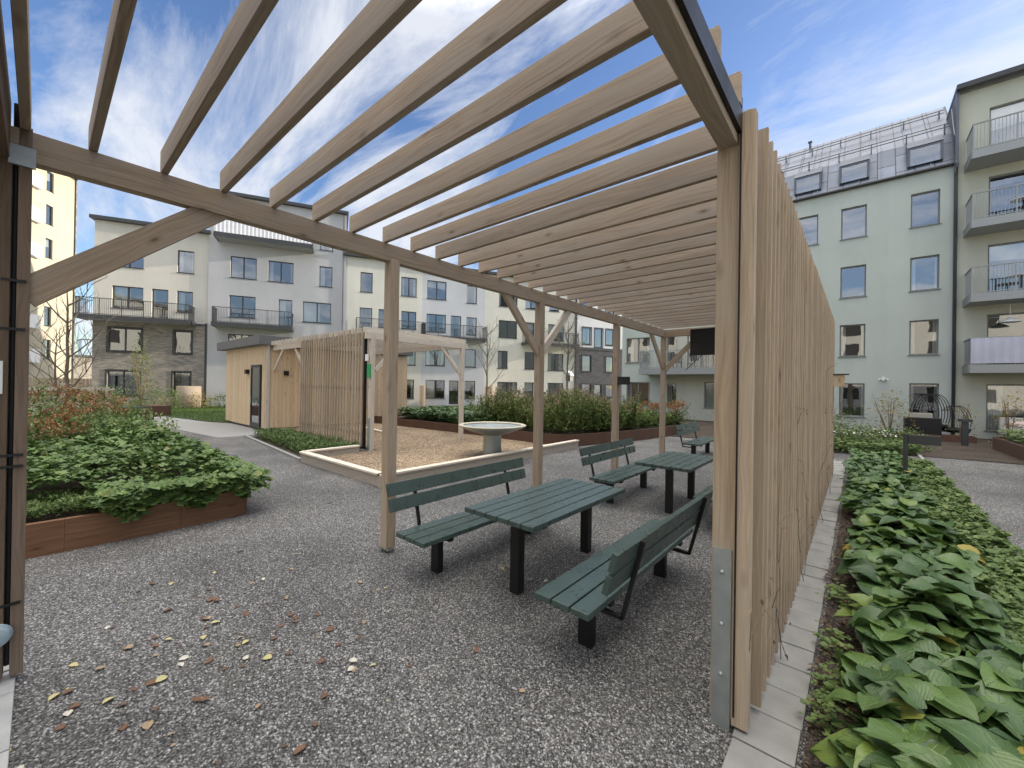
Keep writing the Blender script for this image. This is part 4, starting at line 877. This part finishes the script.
n=160; x,y=fallow(n,-2.2,1.0,16,17.6); P=np.stack([x,y,.5+U(0,.2,n)],1); o=leaves('white_blossom','round',P,U(.03,.06,n),U(0,6.3,n),U(-.5,.6,n),U(0,1,n),'whiteflower'); tag(o,'scattered small white flowers in front of the mint green house','flowers',None,'stuff')
n=150; x,y=fallow(n,3.9,5.5,19,21.2); P=np.stack([x,y,.75+U(0,.12,n)],1); o=leaves('white_blossom','round',P,U(.04,.08,n),U(0,6.3,n),U(-.5,.6,n),U(0,1,n),'whiteflower'); tag(o,'small white flowers over the right rusty planter','flowers',None,'stuff')

# bare trees
def tree(label,x,y,h,seed,lean=0,nleaf=0,trunk_r=.06,bm='bark',first=.35,spread=.8,group=None):
    rd=random.Random(seed); t=thing('bare_tree',label,'tree',(x,y,0),0,group)
    tp=[(0,0,0)]; px=py=0
    for i in range(1,9): px+=rd.uniform(-.05,.05)+lean*.1; py+=rd.uniform(-.05,.05); tp.append((px,py,h*.8*i/8))
    b=MB(); b.tube(tp,[trunk_r*(1-.8*i/8) for i in range(9)],8); b.build('trunk',bm,t,smooth=True)
    b=MB(); tips=[]
    def br(p,d,ln,r_,lv):
        pts=[p]; q=Vector(p); dd=Vector(d)
        for k in range(4):
            dd=(dd+Vector((rd.uniform(-.18,.18),rd.uniform(-.18,.18),rd.uniform(-.02,.2)))).normalized(); q=q+dd*ln/4; pts.append(tuple(q))
            if lv<3 and k>=0:
                for _ in range(1 if lv else 2):
                    if rd.random()<.85:
                        a=rd.uniform(0,6.28); nd=(dd*.7+Vector((math.cos(a),math.sin(a),rd.uniform(.0,.6)))*.7).normalized(); br(tuple(q),nd,ln*rd.uniform(.4,.62),r_*.5,lv+1)
        b.tube(pts,[r_,r_*.8,r_*.6,r_*.45,r_*.25],4 if lv else 5,False); tips.append(tuple(q))
    nb=9
    for i in range(nb):
        f=first+(1-first)*i/nb; k=int(f*8); p=tp[min(k,8)]; a=i*2.4+rd.random(); br(p,(math.cos(a)*spread,math.sin(a)*spread,.75),h*.34*(1.25-f*.8),trunk_r*.42,1)
    b.build('branches',bm,t)
    if nleaf:
        P=np.array(tips)[rng.integers(0,len(tips),nleaf)]+rng.normal(0,.12,(nleaf,3)); leaves('leaves','small',P,U(.06,.12,nleaf),U(0,6.3,nleaf),U(-1,1,nleaf),U(0,1,nleaf),'autumn',t)
tree('slim bare tree in front of the tall yellow block, left',-23.9,.72,6.8,3,.3,0,.085,'bark',.3,.9)
tree('bare young tree before the pale sections, left of the second pergola post',-20.4,21.0,7.8,11,0,0,.075,'bark',.35,.7)
tree('young tree with greenish trunk behind the tall perennials',-17.0,26.2,8.6,5,0,160,.10,leafmat('x',[(0,(.2,.2,.1)),(1,(.2,.2,.1))],.8,0) if False else 'bark',.4,.7)
tree('thin bare tree beside the slim one at the far left',-21.5,.35,4.6,8,-.2,0,.05,'twig',.25,.9)
# climbing twigs on the screen
def vine(label,y0,seed,hh):
    rd=random.Random(seed); t=thing('climbing_plant',label,'plant',(-.40,y0,0),0,'bare climbers on the slatted screen'); b=MB(); P=[]
    for s in range(2):
        p=Vector((rd.uniform(0,.05),rd.uniform(-.15,.15),.03)); pts=[tuple(p)]; d=Vector((-.15,rd.uniform(-.5,.7),1))
        for k in range(14):
            d=d+Vector((rd.uniform(-.25,.25),rd.uniform(-.55,.55),rd.uniform(-.2,.25))); d.normalize(); p=p+d*hh/12; p.x=max(-.008,min(.10,p.x*.7)); pts.append(tuple(p)); 
            if rd.random()<.35:
                e=p+Vector((rd.uniform(0,.1),rd.uniform(-.3,.3),rd.uniform(-.1,.25))); b.tube([tuple(p),tuple((p+e)/2+Vector((0,.02,.02))),tuple(e)],[.0025,.002,.001],4,False); P.append(tuple(e))
        b.tube(pts,[.003-.00014*i for i in range(len(pts))],5,False)
    b.build('stems','twig',t)
    k=len(P)*2; PP=np.array(P)[rng.integers(0,len(P),k)]+rng.normal(0,.02,(k,3)); leaves('leaves','small',PP,U(.02,.04,k),U(0,6.3,k),U(-1,1,k),U(0,1,k),'deadleaf',t)
vine('bare twiggy climber at the near end of the slatted screen',3.25,2,1.3); vine('brown climber halfway along the slatted screen',5.0,4,1.9); vine('tall brown climber on the far half of the slatted screen',7.2,6,2.3); vine('wispy climber near the far end of the slatted screen',9.4,9,2.0)

# low weeds and litter by the stones
n=300; y=U(1.7,8,n); x=-.22+U(0,.24,n); o=leaves('soil_litter','small',np.stack([x,y,.045+U(0,.03,n)],1),U(.03,.07,n),U(0,6.3,n),U(-.2,.3,n),U(0,1,n),'deadleaf'); tag(o,'brown dead leaves on the soil along the stone strip','leaf litter',None,'stuff')
n=300; yc=np.array([2.9,3.2,3.7,4.6])[rng.integers(0,4,n)]; o=leaves('weeds','round',np.stack([-.12+rng.normal(0,.05,n),yc+rng.normal(0,.1,n),.05+U(0,.1,n)],1),U(.02,.05,n),U(0,6.3,n),U(-.3,.5,n),U(.5,1,n)*.9,'smallleaf'); tag(o,'small fresh green weeds between the stones and the broad leaves','weeds',None,'stuff')

# loose stones on the gravel close to the camera
def stones():
    n=26000; r_=np.sqrt(U(.0,1,n)); x=U(-5.8,-.65,n); y=U(-1.2,4.5,n)
    s=.0035+.0055*U(0,1,n)**2; base=np.array([(1,0,-.4),(-.3,.9,-.4),(-.5,-.8,-.4),(.3,.1,.75),(-.2,-.2,.7)]); F=[(0,1,3),(1,4,3),(1,2,4),(2,0,3),(2,3,4)]
    a=U(0,6.3,n); ca,sa=np.cos(a),np.sin(a); B=base[None]*(1+U(-.3,.3,(n,5,3)))
    X=B[:,:,0]*ca[:,None]-B[:,:,1]*sa[:,None]; Y=B[:,:,0]*sa[:,None]+B[:,:,1]*ca[:,None]
    W=np.stack([X,Y,B[:,:,2]],-1)*s[:,None,None]+np.stack([x,y,s*.3],1)[:,None,:]
    Lp=(np.array(F).ravel()[None]+np.arange(n)[:,None]*5).ravel(); me=bpy.data.meshes.new('loose_gravel'); me.vertices.add(n*5); me.vertices.foreach_set('co',W.ravel().astype(np.float32)); me.loops.add(len(Lp)); me.loops.foreach_set('vertex_index',Lp.astype(np.int32)); k=n*len(F); me.polygons.add(k); me.polygons.foreach_set('loop_start',(np.arange(k)*3).astype(np.int32)); me.polygons.foreach_set('loop_total',np.full(k,3,np.int32)); me.update()
    at=me.attributes.new('tint','FLOAT','POINT'); at.data.foreach_set('value',np.repeat(U(0,1,n),5).astype(np.float32))
    me.materials.append(leafmat('chipped_stone',[(0,(.05,.05,.052)),(.5,(.13,.13,.137)),(.85,(.26,.265,.27)),(1,(.60,.60,.58))],.7,0,.3)); o=bpy.data.objects.new('loose_gravel',me); COL.objects.link(o); tag(o,'loose chips of grey gravel on the near ground','gravel',None,'stuff')
stones()

# fallen leaves: individuals
def leafmesh(nm,mat,k):
    b=MB(); rd=random.Random(k); n=7; L0=[];
    for i in range(n+1):
        u=i/n; wd=.36*math.sin(math.pi*u)**.7+.01; cz=.05+.14*math.sin(math.pi*u*rd.uniform(.8,1.2)); L0.append((u-.5,wd,cz))
    for (u0_,w0,z0_),(u1_,w1,z1_) in zip(L0[:-1],L0[1:]):
        b.quad([(u0_,0,z0_*.4),(u1_,0,z1_*.4),(u1_,w1,z1_+.06),(u0_,w0,z0_+.06)]); b.quad([(u0_,-w0,z0_+.02),(u1_,-w1,z1_+.03),(u1_,0,z1_*.4),(u0_,0,z0_*.4)])
    o=b.build('fallen_leaf',mat); return o
LK=[('tan',(.36,.26,.16)),('pale yellow',(.52,.46,.22)),('brown',(.17,.09,.05)),('yellow-green',(.30,.31,.13)),('reddish',(.36,.06,.05)),('whitish',(.60,.56,.47))]
protos=[]
for k,(nm,c) in enumerate(LK):
    o=leafmesh(nm,plain('fallen_leaf_'+nm.replace(' ','_').replace('-','_'),c,.7,0,.25,12),k); tag(o,nm+' fallen leaf lying on the grey gravel','leaf',nm+' leaves scattered on the gravel'); protos.append([o,False])
spots=[]
for i in range(115): spots.append((-3.3+random.gauss(0,.75),.7+random.gauss(0,.6),random.choice([0,0,1,2,2,2,0,5,3,2,2,1,2,2])))
for i in range(26): spots.append((random.uniform(-6.3,-1),random.uniform(0,4.2),random.choice([0,1,2,3,2,5,0,4])))
for i in range(22): spots.append((random.uniform(-3.6,-1),random.uniform(2.6,6.5),random.choice([0,0,2,5])))
spots=[(x,y,k) for x,y,k in spots if -6.4<x<-.8 and y>-.6]
for x,y,k in spots:
    p=protos[k]
    if not p[1]: o=p[0]; p[1]=True
    else: o=p[0].copy(); COL.objects.link(o)
    s=random.uniform(.022,.066); o.location=(x,y,.006); o.scale=(s,s,s*.9); o.rotation_euler=(random.uniform(-.2,.2),random.uniform(-.2,.2),random.uniform(0,6.3))

# ---------------------------------------------------------------- small far things
def bollard(label,x,y,h,arm):
    t=thing('bollard_lamp',label,'lamp',(x,y,0),0); b=MB(); 
    if arm: b.box(-.035,.035,-.035,.035,0,h); b.build('post','dark',t,bevel=.004); b=MB(); b.box(.04,.50,-.05,.05,h-.20,h-.02); b.build('lamp_arm','dark',t)
    else: b.box(-.08,.08,-.08,.08,0,h-.1); b.build('post','dark',t,bevel=.004); b=MB(); b.box(-.17,.17,-.12,.12,h-.09,h); b.build('lamp_head','dark',t)
bollard('dark bollard light with short side arm standing in the broad-leaf bed',.74,11.5,1.04,True); bollard('squat dark bollard light with flat head by the rusty planter',2.86,21.2,.95,False)
# hanging chair frame by door + black pot
HC=thing('garden_chair','black rattan egg chair with curved hoops beside the ground floor door','chair',(2.25,23.9,0))
b=MB()
for a in(-.5,-.25,0,.25,.5):
    pts=[(math.cos(th)*.42+a*.35,-.15*math.sin(th)+a*.25,1.0+math.sin(th)*.80) for th in np.linspace(-.5,math.pi+.5,18)]; b.tube(pts,.014,5)
b.build('hoops','black',HC)
b=MB(); b.lathe((0,0,.35),[(0,-.05),(.35,-.02),(.52,.12),(.56,.22),(.5,.2),(.3,.07),(0,.04)],18); b.build('seat','black',HC,smooth=True); b=MB(); b.tube([(0,0,0),(0,0,.35)],.03); b.lathe((0,0,0),[(0,.03),(.35,.02),(.35,0)],16); b.build('base','black',HC)
HC2=thing('garden_chair','second black hooped garden chair nearer the drainpipe','chair',(2.95,23.85,0))
b=MB()
for a in(-.3,0,.3): b.tube([(math.cos(th)*.36+a*.3,a*.3,.75+math.sin(th)*.6) for th in np.linspace(-.4,math.pi*.8,14)],.014,5)
b.build('hoops','black',HC2); b=MB(); b.lathe((0,0,.3),[(0,-.04),(.4,0),(.46,.16),(.3,.07),(0,.04)],16); b.build('seat','black',HC2,smooth=True)
b=MB(); b.box(-.52,.52,-.35,.35,0,.86); PT=thing('plant_box','square black plant box beside the ground floor door','plant box',(1.95,23.1,0)); b.build('box_body','black',PT,bevel=.02); b=MB(); b.box(-.36,.28,-.25,.25,.863,1.03); b.build('cushion',plain('beige_cloth',(.35,.32,.27),.9),PT)
# cushions on right terrace
for (x,z,c,lb) in[(4.6,.72,(.55,.42,.36),'rose folded blanket on the right terrace'),(5.1,.70,(.30,.33,.40),'blue-grey cushion on the right terrace'),(5.5,.82,(.55,.38,.24),'orange-brown cushion on the right terrace')]:
    b=MB(); b.lathe((0,0,0),[(0,-.14),(.3,-.12),(.38,0),(.3,.12),(0,.14)],20); o=b.build('cushion',plain('cloth_'+lb.split()[0].replace('-','_'),c,.9,0,.3,5),smooth=True); o.location=(x,23.8,z); o.scale=(1,.6,.8); tag(o,lb,'cushion')
T=thing('garden_sofa','low pale garden sofa under the lowest right balcony','sofa',(5.3,24.0,0)); b=MB(); b.box(-1.1,1.1,-.4,.4,.12,.54); b.build('seat',plain('pale_cloth',(.5,.48,.45),.9),T,bevel=.04); b=MB(); b.box(-1.1,1.1,.42,.6,.12,.95); b.build('backrest',plain('pale_cloth_back',(.5,.48,.45),.9),T,bevel=.04)
for sx in(-1,1):
    for sy in(-1,1): b=MB(); b.box(sx*1.0-.03,sx*1.0+.03,sy*.3-.03,sy*.3+.03,0,.12); b.build('leg','black',T)
# left: garden table, planters boxes, beige screen, white fence posts
T=thing('picnic_table','green slatted table on black legs beyond the left planter','table',(-23.6,2.35,0),.4)
b=MB(); 
for i in range(5): b.box(-.9,.9,-.36+i*.15,-.36+i*.15+.13,.70,.745)
b.build('tabletop','green',T)
for s in(-1,1): b=MB(); b.box(s*.7-.05,s*.7+.05,-.05,.05,0,.69); b.build('leg','black',T)
T=thing('plant_box','low rusty plant box with a small green bush beside the path','plant box',(-26.0,3.0,0),.15)
b=MB(); b.box(-.9,.9,-.4,.4,0,.5); b.build('box_body','corten',T)
T=thing('plant_box','second low rusty plant box at the edge of the lawn','plant box',(-28.3,4.0,0),.15); b=MB(); b.box(-.9,.9,-.4,.4,0,.55); b.build('box_body','corten',T)
shrub('garden_shrub','small green bush growing above the rusty plant box',-26.0,3.0,.45,.9,.5,.5,400,'smallleaf',(.06,.1),4)
T=thing('wicker_screen','rounded pale wicker screen between the brick house and the grey block','screen',(-35.0,6.7,0)); b=MB(); b.lathe((0,0,0),[(.68,0),(.70,.7),(.68,1.5),(.63,1.5),(.63,0)],24); b.build('panel',plain('wicker',(.30,.24,.18),.9,0,.3,20),T,smooth=True)
b=MB(); b.lathe((-.9,-1.0,0),[(.5,0),(.5,.75),(.45,.75),(.45,0)],20); b.build('low_panel',plain('wicker_low',(.28,.22,.17),.9,0,.3,20),T,smooth=True)
WF=thing('timber_trellis','grey timber post-and-rail trellis behind the rusty hydrangeas','trellis',(-19.8,-1.6,0),0)
for i in range(4): b=MB(); b.box(-.06,.06,i*1.05-.06,i*1.05+.06,0,1.75-.15*(i%2)); b.build('post','wood_pale',WF)
for z in(1.0,1.5): b=MB(); b.box(-.03,.03,-.4,3.3,z,z+.1); b.build('rail','wood_pale',WF)
# far small things on terraces along the row
def local(s,d,z=0): return (BL[0]+math.cos(BA)*s+math.sin(BA)*d, BL[1]+math.sin(BA)*s-math.cos(BA)*d, z)
for (s,lb) in((19.4,'round clipped potted bush between the ground floor windows'),):
    p=local(s,1.0); shrub('potted_bush',lb,p[0],p[1],.55,.45,.45,1.0,500,'autumn',(.07,.12),4,'plant')
    b=MB(); b.lathe((0,0,0),[(0,0),(.28,0),(.34,.55),(0,.5)],16); o=b.build('flower_pot','black',smooth=True); o.location=(p[0],p[1],0); tag(o,'dark round flower pot on the terrace under the clipped bush','pot')
for (s,lb) in((21.6,'pale timber terrace divider at the colour change of the row'),(27.6,'pale timber terrace divider right of the blue-grey section')):
    p=local(s,1.0); T=thing('terrace_divider',lb,'screen',(p[0],p[1],0),BA); b=MB()
    for i in range(7): b.box(-.02,.02,-.9+i*.26,-.9+i*.26+.24,.1,1.75)
    b.build('boards','wood_shed',T); b=MB(); b.box(-.05,.05,-1.0,-.9,0,1.85); b.build('post','wood_shed',T)
# bird house on pole before dark brick
T=thing('bird_house','white bird house on a thin pole above the tall perennials','bird house',(-17.6,27.6,0))
b=MB(); b.tube([(0,0,0),(0,0,2.3)],.03); b.build('pole','white',T); b=MB(); b.box(-.2,.2,-.2,.2,2.3,2.75); b.build('box_body','dark',T); b=MB(); b.beam((-.18,0,2.86),(.0,0,3.1),.5,.05,up=(0,0,1)); b.beam((-.28,0,2.72),(0,0,3.08),.5,.05); b.beam((.28,0,2.72),(0,0,3.08),.5,.05); b.build('roof','white',T)
# opposite house behind the camera: mirrored in windows
OP=thing('apartment_building','cream house on the near side of the courtyard, mirrored in the window panes','building',(14,-20,0),math.pi)
oo=[(x,x+1.6,z,z+1.6) for x in range(-26,60,4) for z in(.7,3.5,6.4,9.3)]
facade_wall(OP,'wall','cream',-30,62,0,12,oo); b=MB()
for (a,c,d,e) in oo: b.quad([(a,.12,d),(c,.12,d),(c,.12,e),(a,.12,e)])
b.build('window','room',OP); b=MB(); b.box(-30,62,-.4,9,12,12.3); b.build('roof','dark',OP)
